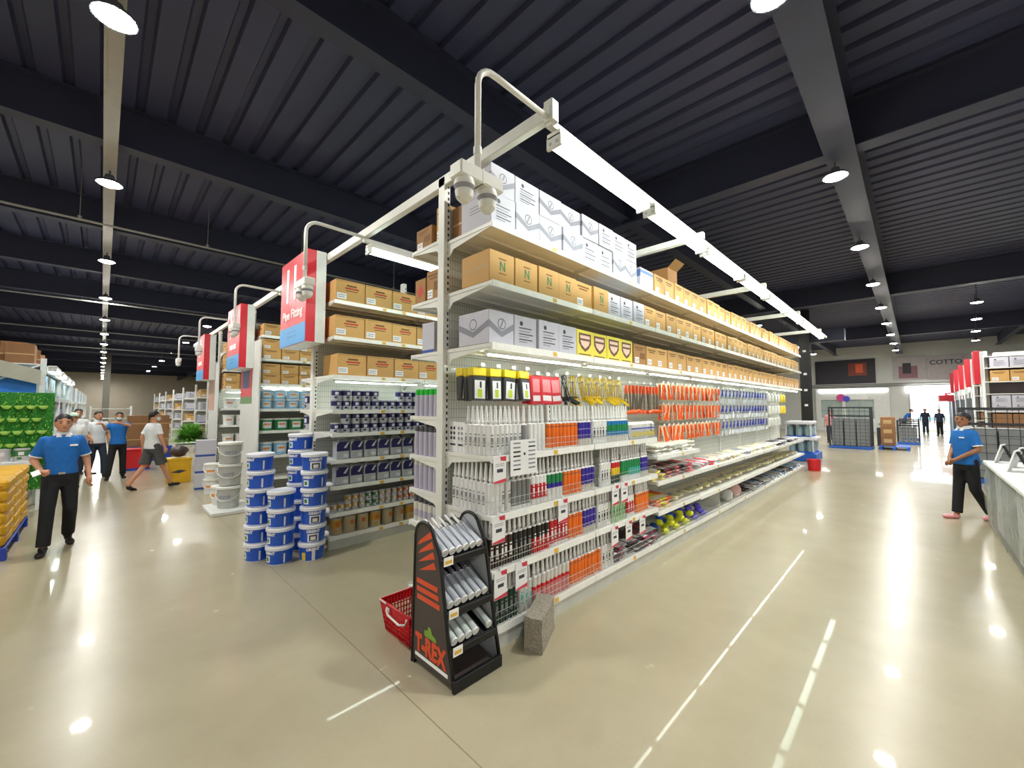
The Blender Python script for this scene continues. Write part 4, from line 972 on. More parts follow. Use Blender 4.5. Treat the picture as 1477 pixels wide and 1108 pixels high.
for k, (x0, x1, z0, z1) in enumerate(LEV):
    s_ = obj('tray', tilted(x0, x1, z0, z1, .014, .376, .01), ['black_steel'], parent=ST)
    obj('front_bar', MB().box(x1-.004, .0, z1-.022, x1+.014, .392, z1+.022, 0, .003), ['black_steel'], parent=s_)
    obj('price_label', MB().box(x1+.0145, .02, z1-.022, x1+.0165, .095, z1+.035, 0).quad((x1+.017, .03, z1-.01), (x1+.017, .085, z1-.01), (x1+.017, .085, z1+.012), (x1+.017, .03, z1+.012), 1), ['tag_white', 'tag_yellow'], parent=s_)
    wd = MB()
    for q in range(7): 
        yy = .02+.059*q; wd.tube([(x0+.02, yy, z0+.085), (x1-.03, yy, z1+.075), (x1-.0, yy, z1+.03)], .002, 4)
    obj('wire_divider', wd, ['black_steel'], parent=s_)
obj('back_board', MB().box(.05, .012, .10, .056, .378, .86), ['black_plastic'], parent=ST)
obj('base_tray', MB().box(.03, .01, .02, .48, .382, .03).box(.475, -.003, .0, .505, .40, .075, 0, .003).box(.02, .0, .0, .05, .39, .06), ['black_steel'], parent=ST)
obj('dark_liner', MB().prism([(.07, .03), (.44, .03), (.44, .045), (.12, .10), (.07, .14)], 'y', .02, .37), ['stand_panel'], parent=ST)
# prints on the outer side panel
cl = MB()
for k in range(4): zc = .86-.055*k; cl.add([(.075+.005*k, .0018, zc-.065), (.10+.02*k, .0018, zc-.03), (.235+.012*k, .0018, zc+.06-.01*k), (.255+.014*k, .0018, zc+.02-.01*k)], [(0, 3, 2, 1)], 0)
obj('claw_print', cl, ['stand_orange'], parent=ST)
for k in range(3): obj('lettering', MB().box(.07+.004*k, .001, .545-.052*k, .315+.012*k, .0022, .578-.052*k), ['stand_orange'], parent=ST)
obj('lettering', text_mesh('T-REX', .155, 'stand_orange', .001, 'LEFT', sx=.80, bold=.008), parent=ST, loc=(.065, .0015, .105), rot=FRONT)
obj('strapline', MB().box(.06, .001, .062, .43, .0022, .085), ['letter_white'], parent=ST)
obj('dino_print', MB().add([(.17, .0014, .225), (.31, .0014, .225), (.30, .0014, .25), (.26, .0014, .262), (.24, .0014, .295), (.215, .0014, .30), (.205, .0014, .268), (.17, .0014, .262)], [(0, 1, 2, 3, 4, 5, 6, 7)], 0), ['dino_green'], parent=ST)
def lying_tube(c):
    def f():
        b = MB(); r = .0272; b.lathe([(0, .004), (r*.88, .004), (r, 0), (r, .012)], 14, 1); b.lathe([(r*.985, .012), (r*.985, .205)], 14, 0); b.lathe([(r, .205), (r, .213), (.012, .22), (.009, .235)], 14, 1)
        arc(b, r*.995, .06, .17, .6, 2.6, 2)
        return b.mesh('sealant_tube', [c, 'tb_white', 'tb_cream'])
    return proto(('lie', c), f)
for k, (x0, x1, z0, z1) in enumerate(LEV):
    a = math.atan2(z0-z1, x1-x0); c = ['tube_silver', 'tube_silver', 'tube_clear'][k]
    for q in range(6):
        if k == 2 and q == 4: continue
        xx = x1-.008; zz = z1+.052
        o = obj('sealant_tube', lying_tube(c), loc=(-2.55+xx, 1.57+.050+.058*q, zz), rot=(0, -(PI/2-a), 0), label=f'{"pale clear" if k == 2 else "silver"} sealant tube on the black stand, {["top","middle","lowest"][k]} tray, {nth(q+1)} from its lettered side', cat='sealant tube', group='tubes on the black stand')
        obj('nozzle', nozzle('tb_white' if k != 1 else 'tb_lilac'), parent=o, loc=(0, 0, .233))

# red basket and concrete block
mat('basket_red', 'd01824', .35, var=.04); mat('concrete', '968e80', .95, var=.30, scale=70, bump=.9)
B = thing('shopping_basket', 'red plastic shopping basket with white handle behind the black stand', 'basket', (-3.04, 1.60, 0))
def basket():
    x1, y1, h = .42, .29, .235; i = .035; b = MB()
    b.box(i, i, .004, x1-i, y1-i, .012)
    lo = [(i, i), (x1-i, i), (x1-i, y1-i), (i, y1-i)]; hi = [(0, 0), (x1, 0), (x1, y1), (0, y1)]
    for s in range(4):
        (ax, ay), (bx, by) = lo[s], lo[(s+1) % 4]; (cx, cy), (dx, dy) = hi[s], hi[(s+1) % 4]
        P = lambda u, t: ((ax+(bx-ax)*u)*(1-t)+(cx+(dx-cx)*u)*t, (ay+(by-ay)*u)*(1-t)+(cy+(dy-cy)*u)*t, .004+(h-.004)*t)
        n = 14 if s % 2 == 0 else 10
        for k in range(n+1):
            u = k/n; p, q = P(u, 0), P(u, .99); b.box(0, 0, 0, 0, 0, 0) if False else b.tube([p, q], .0055, 4)
        for t in (.03, .2, .36, .52, .68): b.tube([P(0, t), P(1, t)], .0055, 4)
        b.add([P(0, .74), P(1, .74), P(1, 1), P(0, 1)], [(0, 1, 2, 3)])
    return b
obj('basket_body', basket(), ['basket_red'], parent=B)
obj('rim', MB().tube([(0, 0, .235), (.42, 0, .235), (.42, .29, .235), (0, .29, .235)], .011, 8, closed=True), ['basket_red'], parent=B)
obj('rim_trim', MB().tube([(-.004, .29, .238), (-.004, -.006, .238), (.1, -.006, .238)], .008, 6), ['pail_white'], parent=B)
obj('handle', MB().tube([(.13, -.012, .225), (.13, -.02, .20), (.17, -.03, .185), (.33, -.03, .17), (.40, -.02, .19), (.40, -.008, .225)], .008, 8).box(.12, -.016, .185, .155, -.004, .22, 0, .003), ['pail_white'], parent=B)
cb = MB(); rn = random.Random(3)
pts = [(0, 0), (.135, 0), (.135, .36), (.125, .37), (0, .37)]
N_ = 6
rings = []
for k in range(N_+1):
    z = .245*k/N_; rings.append([(x+rn.uniform(-.004, .004), y+rn.uniform(-.004, .004), z+(rn.uniform(-.006, .006) if 0 < k < N_ else (rn.uniform(-.012, .008) if k == N_ else 0))) for x, y in [(0, 0), (.07, -.003), (.135, 0), (.14, .12), (.135, .25), (.13, .37), (.065, .375), (0, .37), (-.003, .25), (0, .12)]])
n = 10; vs = [p for r in rings for p in r]; fs = [(k*n+i, k*n+(i+1) % n, (k+1)*n+(i+1) % n, (k+1)*n+i) for k in range(N_) for i in range(n)]
fs += [tuple(range(n-1, -1, -1))]; top = [N_*n+i for i in range(n)]; vs.append((.067, .18, .232)); fs += [(top[i], top[(i+1) % n], len(vs)-1) for i in range(n)]
cb.add(vs, fs)
obj('concrete_block', cb, ['concrete'], loc=(-2.052, 2.19, 0), rot=math.radians(25), label='rough grey concrete block standing on the floor against the tube shelves', cat='concrete block')

# pails and cartons at the ends of the farther units
obj('floor_plinth', MB().box(0, 0, 0, .85, .62, .06, 0, .008), ['panel_white'], loc=(-8.75, 1.27, 0), label='low white plinth board carrying the grey pails', cat='plinth')
for k, (x, y, z) in enumerate([(-8.28, 1.56, .062), (-8.32, 1.58, .425), (-8.30, 1.57, .788)]): put_pail('pail_grey', .175, .355, (x, y, z), -.5+.2*k, f'grey pail with white lid on the plinth, {["lowest","middle","top"][k]} of its stack', 'grey pails')
for k in range(2): put_pail('pail_white', .145, .30, (-8.62, 1.48, .062+.302*k) if False else (-10.1, 1.62, .002+.302*k), -.4, f'white pail with orange print, {["lower","upper"][k]} of the two left of the grey pails', 'white pails by the grey ones')
put_pail('pail_white', .15, .32, (-8.62, 1.52, .062), -.9, 'white pail with orange print on the plinth beside the grey pails', 'white pails by the grey ones')
for k in range(3):
    obj('carton', carton('whiteblue', .34, .30, .34), loc=(-10.75, 1.42, .002+.342*k), rot=-.1, label=f'white and violet carton stacked by the yellow crate, {["lowest","middle","top"][k]} of three', cat='carton', group='white violet carton stack')
mat('crate_yellow', 'e2b01e', .45)
obj('yellow_crate', MB().box(-.4, 0, 0, 0, .42, .55, 0, .01).box(-.41, -.01, .5, .01, .43, .56, 0, .008).quad((.002, .05, .25), (.002, .2, .22), (.002, .35, .27), (.002, .2, .30), 1), ['crate_yellow', 'logo_dark'], loc=(-12.0, 1.1, 0), label='yellow crate with black marks standing behind the person in shorts', cat='crate')
mat('helmet_dark', '4a3a38', .4)
obj('dark_kettle', lump(.17, 'helmet_dark', 1), loc=(-12.2, 1.3, .57), label='dark round item sitting on the yellow crate', cat='container')
mat('leaf_green', 'a6d95c', .6, var=.3); mat('leaf_dark', '62a854', .6, var=.3)
def bush(nm, loc, rx, rz, n, mats, label, seed):
    rn = random.Random(seed); b = MB()
    for k in range(n):
        a = rn.uniform(0, 2*PI); e = rn.uniform(-.2, 1.4); L = rn.uniform(.6, 1)
        d = Vector((math.cos(a)*math.cos(e)*rx*L, math.sin(a)*math.cos(e)*rx*L, .1+math.sin(e)*rz*L)); p = Vector((0, 0, .05))
        s_ = d.cross(Vector((0, 0, 1))).normalized()*rn.uniform(.012, .03); m_ = p.lerp(d, .55)+Vector((0, 0, .06))
        b.add([p, m_-s_, d, m_+s_], [(0, 1, 2, 3)], rn.randrange(2))
    return obj(nm, b, mats, loc=loc, label=label, cat='plant')
TB = thing('plant_table', 'white low table carrying the green plant beyond the yellow crate', 'table', (-15.0, 2.0, 0))
obj('table_top', MB().box(-.6, -.45, .62, .6, .45, .66, 0, .006), ['panel_white'], parent=TB)
for a in (-.55, .55):
    for b_ in (-.4, .4): obj('leg', proto('ptleg', lambda: MB().box(-.02, -.02, 0, .02, .02, .62).mesh('leg', ['panel_white'])), parent=TB, loc=(a, b_, 0))
bush('potted_plant', (-15.0, 1.85, .665), .60, .55, 1500, ['leaf_green', 'leaf_dark'], 'bushy green artificial plant behind the person in the white tee', 4)
# ================================================================== people
mat('skin', 'c98f6f', .55, var=.04, scale=14); mat('skin_dark', '9c6a4c', .55, var=.04, scale=14); mat('hair_black', '191513', .55, var=.2, scale=60); mat('cloth_blue', '1668b8', .8, var=.08, scale=22, bump=.25); mat('cloth_white', 'e2e3e6', .8, var=.05, scale=22, bump=.25)
mat('cloth_black', '17181d', .85, var=.15, scale=22, bump=.25); mat('cloth_navy', '2a3346', .85, var=.12, scale=22, bump=.2); mat('cloth_grey', '4a4b4a', .85, var=.1, scale=22, bump=.2); mat('shoe_black', '141416', .4); mat('shoe_pink', 'e59aa0', .5); mat('eye_dark', '15100e', .3); mat('lip', '9a5248', .5); mat('mask_cloth', 'bfd8d4', .7); mat('cap_green', 'b9cbbb', .7); mat('buckle', 'c8c8c8', .3, metal=.8); mat('brow', '2a1d18', .7)
def remesh(b, voxel, mats, smooth=6):
    me = b.mesh('tmp', mats); o = bpy.data.objects.new('tmp', me); COL.objects.link(o)
    m = o.modifiers.new('r', 'REMESH'); m.mode = 'VOXEL'; m.voxel_size = voxel; m.use_smooth_shade = True
    s_ = o.modifiers.new('s', 'SMOOTH'); s_.iterations = smooth; s_.factor = .5
    dg = bpy.context.evaluated_depsgraph_get(); me2 = bpy.data.meshes.new_from_object(o.evaluated_get(dg))
    bpy.data.objects.remove(o); bpy.data.meshes.remove(me)
    me2.materials.clear()
    for q in mats: me2.materials.append(MATS[q])
    return me2
def limb(b, pts, rs, n=12):
    for i in range(len(pts)-1):
        p, q = Vector(pts[i]), Vector(pts[i+1])
        b.cyl(p, q, rs[i], rs[i+1], n=n); b.ell(p, (rs[i],)*3, 10, 8)
    b.ell(pts[-1], (rs[-1],)*3, 10, 8)
def loft(b, rings, n=20):
    """rings (x,y,z, rx, ry) stacked"""
    v = []
    for (x, y, z, rx, ry) in rings:
        for t in range(n):
            a = 2*PI*t/n; c, s_ = math.cos(a), math.sin(a); e = .8
            v.append((x+rx*math.copysign(abs(c)**e, c), y+ry*math.copysign(abs(s_)**e, s_), z))
    k = len(rings); f = [(i*n+t, i*n+(t+1) % n, (i+1)*n+(t+1) % n, (i+1)*n+t) for i in range(k-1) for t in range(n)]
    f += [tuple(range(n-1, -1, -1)), tuple((k-1)*n+t for t in range(n))]
    b.add(v, f, 0, True)
def person(label, loc, face, H, pose, top='cloth_blue', bottom='cloth_black', shoes='shoe_black', skin='skin', collar=None, trim=None, voxel=.012, shorts=False, mask=False, cap=None, female=False, look=0.0, lean=0.0, group=None, badge=True, untuck=True):
    th = math.atan2(face[0], -face[1]); T_ = thing('person', label, 'person', loc, th, group); sc = H/1.70; T_.scale = (sc, sc, sc)
    sw = .185 if not female else .165
    J = dict(sR=(-sw+.01, 0, 1.362), sL=(sw-.01, 0, 1.362), hR=(-.088, 0, .92), hL=(.088, 0, .92)); J.update(pose)
    KX = .86
    for q_ in list(J):
        if q_[0] in 'sehkaw': J[q_] = (J[q_][0]*KX, J[q_][1], J[q_][2])
    ly = lambda z: -lean*(z-.9) if z > .9 else 0
    def S_(p): return (p[0], p[1]+ly(p[2]), p[2])
    for k_ in ('sR', 'sL'): J[k_] = S_(J[k_])
    fw = 1 if not female else .93
    tor = lambda d: [(0, ly(.80), .80, .145+d, .10+d), (0, ly(.88), .88, .168+d, .118+d), (0, ly(.96), .96, .158+d, .112+d), (0, ly(1.06), 1.06, (.143 if not female else .13)+d, .105+d), (0, ly(1.2), 1.2, (.162*fw)+d, .115+d), (0, ly(1.30), 1.30, .176*fw+d, .112+d), (0, ly(1.36), 1.36, .158*fw+d, .095+d), (0, ly(1.40), 1.40, .115+d, .075+d), (0, ly(1.43), 1.43, .066+d, .060+d)]
    tor_ = tor; tor = lambda d: [(a, b, c, rx*KX+.006, ry) for a, b, c, rx, ry in tor_(d)]
    hd = Vector((0, ly(1.58)-.015, 1.575)); Rz = Matrix.Rotation(look, 3, 'Z')
    body = MB(); loft(body, tor(-.01)); limb(body, [S_((0, .0, 1.40)), S_((0, -.005, 1.51))], [.056, .052])
    body.ell(hd, (.076, .096, .112), 16, 12); body.ell(hd+Rz @ Vector((0, -.03, -.055)), (.058, .062, .062), 12, 10); body.ell(hd+Rz @ Vector((0, -.075, -.092)), (.024, .022, .018), 8, 8)
    body.ell(hd+Rz @ Vector((0, -.098, -.018)), (.013, .018, .024), 8, 8); body.ell(hd+Rz @ Vector((0, -.104, -.032)), (.017, .014, .011), 8, 8)
    for s_ in (-1, 1): body.ell(hd+Rz @ Vector((s_*.077, .008, -.012)), (.010, .02, .032), 8, 8)
    for a in 'RL':
        limb(body, [J['s'+a], J['e'+a], J['w'+a]], [.050, .040, .027])
        limb(body, [J['h'+a], J['k'+a], J['a'+a]], [.082, .054, .038] if not shorts else [.085, .055, .040])
        w_ = Vector(J['w'+a]); hdv = Vector(J['d'+a]).normalized(); limb(body, [w_, w_+hdv*.05, w_+hdv*.085], [.026, .032, .030])
    me = remesh(body, voxel, [skin, 'eye_dark', 'lip', 'brow'])
    # fingers, eyes, brows and mouth, joined to the same surface
    ex = MB()
    for a in 'RL':
        w_ = Vector(J['w'+a]); d = Vector(J['d'+a]).normalized(); u = Vector(J['u'+a]).normalized(); u = (u-d*u.dot(d)).normalized(); nrm = d.cross(u)
        palm = w_+d*.08
        for i, (o_, L) in enumerate([(-.026, .062), (-.009, .075), (.009, .072), (.026, .055)]):
            p0 = palm+u*o_; p1 = p0+d*L*.5+nrm*.006; p2 = p1+d*L*.35+nrm*.022; ex.tube([p0-d*.02, p0, p1, p2], [.010, .0095, .0085, .007], 6)
        p0 = w_+d*.03-u*.028; ex.tube([w_+d*.02-u*.012, p0, p0+d*.03-u*.016, p0+d*.055-u*.012], [.012, .0115, .010, .008], 6)
    E_ = lambda v: hd+Rz @ Vector(v)
    for s_ in (-1, 1):
        ex.ell(E_((s_*.032, -.0855, .004)), (.014, .008, .006), 8, 6, 1); ex.ell(E_((s_*.033, -.089, .026)), (.020, .006, .005), 8, 6, 3, Matrix.Rotation(s_*.12, 3, 'Y'))
    ex.ell(E_((0, -.090, -.063)), (.022, .007, .006), 8, 6, 2)
    tmp = ex.mesh('x', [skin, 'eye_dark', 'lip', 'brow'])
    import bmesh
    bm = bmesh.new(); bm.from_mesh(me); bm.from_mesh(tmp); bm.to_mesh(me); bm.free(); bpy.data.meshes.remove(tmp)
    obj('body', me, parent=T_)
    # hair
    hb = MB(); hb.ell(hd+Vector((0, .012, .026)), (.083, .098, .096), 16, 12)
    if female: hb.ell(hd+Rz @ Vector((0, .085, -.02)), (.05, .045, .06), 10, 8); hb.ell(hd+Rz @ Vector((0, .03, -.02)), (.084, .082, .09), 12, 10)
    else: hb.ell(hd+Rz @ Vector((0, .035, -.01)), (.081, .070, .085), 12, 10)
    fr = MB(); fr.v, fr.f, fr.m, fr.s = [], [], [], []
    hv = remesh(hb, max(voxel*.8, .009), ['hair_black'], 2)
    # cut the fringe away from the face
    bm = bmesh.new(); bm.from_mesh(hv); inv = Matrix.Rotation(-look, 3, 'Z')
    dl = [v for v in bm.verts if (lambda p: p.y < -.02 and p.z < .048-(.0 if abs(p.x) < .06 else .03)*1.0)(inv @ (v.co-hd))]
    bmesh.ops.delete(bm, geom=dl, context='VERTS'); bm.to_mesh(hv); bm.free()
    obj('hair', hv, parent=T_)
    # shirt
    sh = MB(); rings = [r for r in tor(.016) if r[2] >= (.88 if untuck else .95)]; z0 = .86 if untuck else .93
    rings = [(0, 0, z0, .178*KX, .127)]+rings[:-1]+[(0, ly(1.425), 1.425, .068, .068)]
    loft(sh, rings)
    for a in 'RL':
        s0, e0 = Vector(J['s'+a]), Vector(J['e'+a]); limb(sh, [s0, s0.lerp(e0, .55)], [.057, .057]); sh.cyl(s0.lerp(e0, .5), s0.lerp(e0, .80), .056, .062, n=12)
    so = obj('shirt', remesh(sh, voxel, [top], 4), parent=T_)
    if trim:
        for a in 'RL':
            s0, e0 = Vector(J['s'+a]), Vector(J['e'+a]); p0 = s0.lerp(e0, .76); p1 = s0.lerp(e0, .82); obj('sleeve_trim', MB().cyl(p0, p1, .061, .063, n=14), [trim], parent=so)
    if collar:
        cm = MB()
        for s_ in (-1, 1):
            cm.add([S_((s_*.01, -.088, 1.405)), S_((s_*.062, -.092, 1.398)), S_((s_*.066, -.02, 1.47)), S_((s_*.05, -.058, 1.475))], [(0, 1, 2, 3)], 0)
            cm.add([S_((s_*.066, -.02, 1.47)), S_((s_*.062, -.092, 1.398)), S_((s_*.085, -.01, 1.432)), S_((s_*.06, .07, 1.45)), S_((s_*.05, .06, 1.487))], [(0, 1, 2, 3, 4)], 0)
        cm.lathe([(.070, 0), (.062, .045)], 16, 0, c=S_((0, .0, 1.43)))
        obj('collar', cm, [collar], parent=so)
    if badge and collar:
        obj('badge', MB().box(.055, ly(1.3)-.139, 1.285, .125, ly(1.3)-.128, 1.305), ['letter_white'], parent=so)
    # trousers or shorts
    tr = MB(); loft(tr, [(0, 0, .78, .15*KX, .105), (0, 0, .86, .176*KX, .126), (0, 0, .93, .172*KX, .122), (0, 0, .985, .162*KX, .117)])
    for a in 'RL':
        h_, k_, an = Vector(J['h'+a]), Vector(J['k'+a]), Vector(J['a'+a])
        if shorts: limb(tr, [h_, h_.lerp(k_, .5)], [.102, .098]); tr.cyl(h_.lerp(k_, .4), h_.lerp(k_, .92), .096, .108, n=14)
        else: limb(tr, [h_, k_, k_.lerp(an, .5)], [.092, .070, .066]); tr.cyl(k_.lerp(an, .3), k_.lerp(an, .98), .066, .064, n=14)
    obj('shorts' if shorts else 'trousers', remesh(tr, voxel, [bottom], 4), parent=T_)
    if not untuck:
        obj('belt', MB().lathe([(.168, 0), (.170, .035)], 20, 0, c=(0, 0, .93)), ['shoe_black'], parent=T_).scale = (.90, .74, 1)
        obj('buckle', MB().box(-.03, -.136, .935, .03, -.126, .962, 0, .003), ['buckle'], parent=T_)
    for a in 'RL':
        an = Vector(J['a'+a]); t = Vector(J.get('t'+a, (0, -1, 0))).normalized(); sb = MB(); side = t.cross(Vector((0, 0, 1))).normalized(); pitch = t.z
        heel = an+Vector((0, 0, -.055)); M3 = Matrix((side, -t, side.cross(-t))).transposed()
        sb.ell(heel+t*.11+Vector((0, 0, -.005)), (.045, .085, .038), 14, 10, 0, M3); sb.ell(heel+t*.02+Vector((0, 0, .005)), (.038, .062, .045), 12, 10, 0, M3)
        if not shorts and shoes != 'shoe_pink': sb.ell(an+Vector((0, 0, -.02)), (.045, .05, .045), 12, 8)
        obj('shoe', remesh(sb, .010, [shoes], 3), parent=T_)
    if mask:
        mk = MB(); mk.ell(E_((0, -.055, -.055)), (.060, .052, .046), 14, 10); obj('face_mask', mk, ['mask_cloth'], parent=T_)
    if cap:
        cp = MB(); cp.ell(hd+Vector((0, .0, .055)), (.086, .104, .068), 16, 8); cp.box(-.06, -.19, .048+hd.z, .06, -.06, .056+hd.z, 0, .004); obj('cap', cp, [cap], parent=T_)
    return T_
# poses: elbow e, wrist w, hand direction d, knuckle line u, knee k, ankle a, toe t; R is the person's own right (-x), figures face -y
def base_pose(**kw):
    p = dict(eR=(-.245, .03, 1.11), wR=(-.255, -.05, .87), dR=(0, -.2, -1), uR=(0, 1, 0), eL=(.245, .03, 1.11), wL=(.255, -.05, .87), dL=(0, -.2, -1), uL=(0, 1, 0),
             kR=(-.095, -.02, .50), aR=(-.10, .01, .085), tR=(-.15, -1, 0), kL=(.095, -.02, .50), aL=(.10, .01, .085), tL=(.15, -1, 0)); p.update(kw); return p
t1 = person('person in a blue polo shirt and black trousers walking with a white paper', (-7.62, -.33, 0), (.98, .12), 1.66,
    base_pose(eR=(-.27, .05, 1.12), wR=(-.20, -.15, .99), dR=(.5, -.8, -.1), uR=(.3, .2, 1), eL=(.265, .05, 1.11), wL=(.29, -.06, .88), dL=(.0, -.25, -1), uL=(-.2, 1, 0), kR=(-.125, -.17, .52), aR=(-.15, -.24, .085), tR=(-.25, -1, 0), kL=(.11, -.05, .50), aL=(.13, .20, .12), tL=(.1, -1, -.25)),
    collar='cloth_white', trim='cloth_white', untuck=False, voxel=.011)
obj('paper_sheet', MB().box(-.05, -.035, 0, .05, .035, .0025, 0), ['paper'], loc=(-7.42, -.52, .955), rot=(.5, .5, .3), label='small white paper in the hand of the person in blue', cat='paper')
obj('wrist_band', MB().lathe([(.030, 0), (.030, .02)], 12, 0), ['shoe_black'], parent=t1, loc=(.287, -.055, .89))
person('person in a blue polo shirt and pink slippers standing by the wrapped counter', (.53, 9.55, 0), (-.75, -.66), 1.66,
    base_pose(eR=(-.225, .01, 1.12), wR=(-.06, -.20, .96), dR=(.75, -.45, -.5), uR=(0, .3, 1), eL=(.225, .01, 1.12), wL=(.05, -.22, .93), dL=(-.75, -.35, -.5), uL=(0, .3, 1), kR=(-.06, -.08, .50), aR=(-.02, -.16, .09), tR=(-.2, -1, 0), kL=(.10, .03, .48), aL=(.07, .27, .10), tL=(.35, -1, 0)),
    shoes='shoe_pink', skin='skin_dark', collar='cloth_white', trim='cloth_white', female=True, look=.45, voxel=.011)
person('person in a white tee and dark shorts walking away with a face mask', (-11.65, .80, 0), (-.45, .9), 1.66,
    base_pose(eR=(-.25, -.02, 1.12), wR=(-.27, -.10, .89), eL=(.25, .08, 1.12), wL=(.27, .05, .88), kR=(-.09, -.16, .49), aR=(-.10, -.33, .085), kL=(.10, .10, .49), aL=(.11, .36, .13), tL=(.1, -1, -.5)), top='cloth_white', bottom='cloth_grey', shorts=True, mask=True, look=-.7)
person('person in a blue shirt and face mask pointing with a raised arm', (-13.85, .31, 0), (.95, .05), 1.62,
    base_pose(eL=(.22, -.18, 1.33), wL=(-.03, -.28, 1.42), dL=(-1, -.1, .1), uL=(0, 1, .1), eR=(-.27, .02, 1.25), wR=(-.36, -.15, 1.40), dR=(-.7, -.5, .1), uR=(0, 1, 0), kR=(-.14, -.06, .5), aR=(-.20, -.12, .085), kL=(.12, 0, .5), aL=(.14, .03, .085)), mask=True, voxel=.014)
person('person in a white shirt and dark jeans facing the person who points', (-14.4, -.05, 0), (.9, .42), 1.64, base_pose(eR=(-.24, .05, 1.12), wR=(-.2, -.14, 1.0), kL=(.12, -.1, .5), aL=(.13, -.12, .085), kR=(-.09, .04, .5), aR=(-.09, .18, .1)), top='cloth_white', bottom='cloth_navy', collar='cloth_white', badge=False, voxel=.014)
person('person in a white shirt with a dark badge and pale cap', (-12.9, -.42, 0), (.97, .1), 1.62, base_pose(), top='cloth_white', bottom='cloth_navy', collar='cloth_white', badge=False, cap='cap_green', voxel=.014)
person('dark haired person behind the person with the pale cap', (-15.4, -.42, 0), (.97, .1), 1.70, base_pose(), top='cloth_white', bottom='cloth_navy', voxel=.016)
person('person in blue bending forward near the bright entrance', (-.52, 34.6, 0), (.9, -.3), 1.60, base_pose(eR=(-.24, -.25, 1.08), wR=(-.22, -.4, .95), eL=(.24, -.25, 1.08), wL=(.2, -.4, .95)), lean=.55, voxel=.02)
person('person in dark blue standing in the middle of the bright entrance', (.42, 36.6, 0), (0, -1), 1.62, base_pose(), top='cloth_navy', bottom='cloth_navy', voxel=.02)
person('person in a blue shirt near the red banner by the entrance', (1.0, 35.2, 0), (-.3, -1), 1.60, base_pose(), top='cloth_navy', voxel=.02)
person('person in a pink top near the black column', (-2.95, 24.8, 0), (0, -1), 1.60, base_pose(), top='shoe_pink', bottom='cloth_navy', voxel=.02)
# ================================================================== pallet side of the cross aisle
mat('bag_yellow', 'd9a51c', .5, var=.10, scale=9, bump=.5, rnd=.06); mat('pallet_blue', '2443a8', .5); mat('turf', '2f7d2c', .9, var=.35, scale=40, bump=.8); mat('pot_lime', 'b7e06a', .4); mat('rack_white', 'dfe6e8', .4); mat('box_blue', '2f7fd8', .5); mat('box_lightblue', '8fb0cf', .5, rnd=.1); mat('box_grey', 'b5b6a8', .6, rnd=.1)
def pallet(loc, L, W, mname, label, h=.14):
    t = thing('pallet', label, 'pallet', loc)
    for k in range(7): w_ = W/7; obj('deck_slat', proto(('psl', L, W, mname), lambda: MB().box(0, .008, h-.025, L, W/7-.008, h, 0, .003).mesh('deck_slat', [mname])), parent=t, loc=(0, w_*k, 0))
    for k in range(3): obj('runner', proto(('pru', L, W, mname), lambda: MB().box(0, 0, 0, .1, W, h-.025, 0, .003).mesh('runner', [mname])), parent=t, loc=((L-.1)*k/2, 0, 0))
    return t
pallet((-9.35, -1.95, 0), 1.95, 1.25, 'pallet_blue', 'blue pallet under the stacked yellow bags')
def bag(L, W, h):
    def f():
        b = MB(); b.box(-L/2, -W/2, 0, L/2, W/2, h, 0, .028)
        for x in (-.25, .25): pass
        b.box(-L/2-.02, -W/2+.04, h*.45, -L/2+.01, W/2-.04, h*.55, 0); b.box(L/2-.01, -W/2+.04, h*.45, L/2+.02, W/2-.04, h*.55, 0)
        b.quad((L/2+.0005, -W*.25, h*.35), (L/2+.0005, W*.2, h*.35), (L/2+.0005, W*.2, h*.7), (L/2+.0005, -W*.25, h*.7), 1)
        return b.mesh('cement_bag', ['bag_yellow', 'paper'])
    return proto(('bag', L, W, h), f)
n = 0
for k in range(6):
    for q in range(3):
        for r_ in range(2):
            if k == 5 and (q == 0 and r_ == 0): continue
            n += 1
            obj('filled_bag', bag(.595, .595, .125), loc=(-9.03+.645*q+j(.004), -1.63+.615*r_+j(.004), .141+.127*k), rot=j(.012), label=f'yellow filled bag on the blue pallet, layer {nth(k+1)}, {["aisle","wall"][1-r_]} side, {["far","middle","near"][q]} end', cat='bag', group='yellow bags on the pallet')
# display table behind the bags with tins
T2 = thing('display_table', 'white display table with coloured tins behind the yellow bags', 'table', (-9.95, -1.5, 0))
obj('table_top', MB().box(-.4, -.75, .86, .4, .78, .92, 0, .006), ['rack_white'], parent=T2)
for a in (-.35, .35):
    for b_ in (-.65, .65): obj('leg', proto('dtleg', lambda: MB().box(-.025, -.025, 0, .025, .025, .86).mesh('leg', ['rack_white'])), parent=T2, loc=(a, b_, 0))
for k in range(7):
    c = ['tin_green', 'tin_silver', 'bucket_blue', 'tb_yellow', 'bucket_blue', 'tin_white', 'tb_yellow'][k]
    bm, lm = round_tin(c, .085, .18); o = obj('paint_tin', bm, loc=(-9.68, -.83-.19*k, .922), label=f'coloured tin on the white display table, {nth(k+1)} from the aisle edge', cat='paint tin', group='tins on the display table'); obj('lid', lm, parent=o, loc=(0, 0, .18))
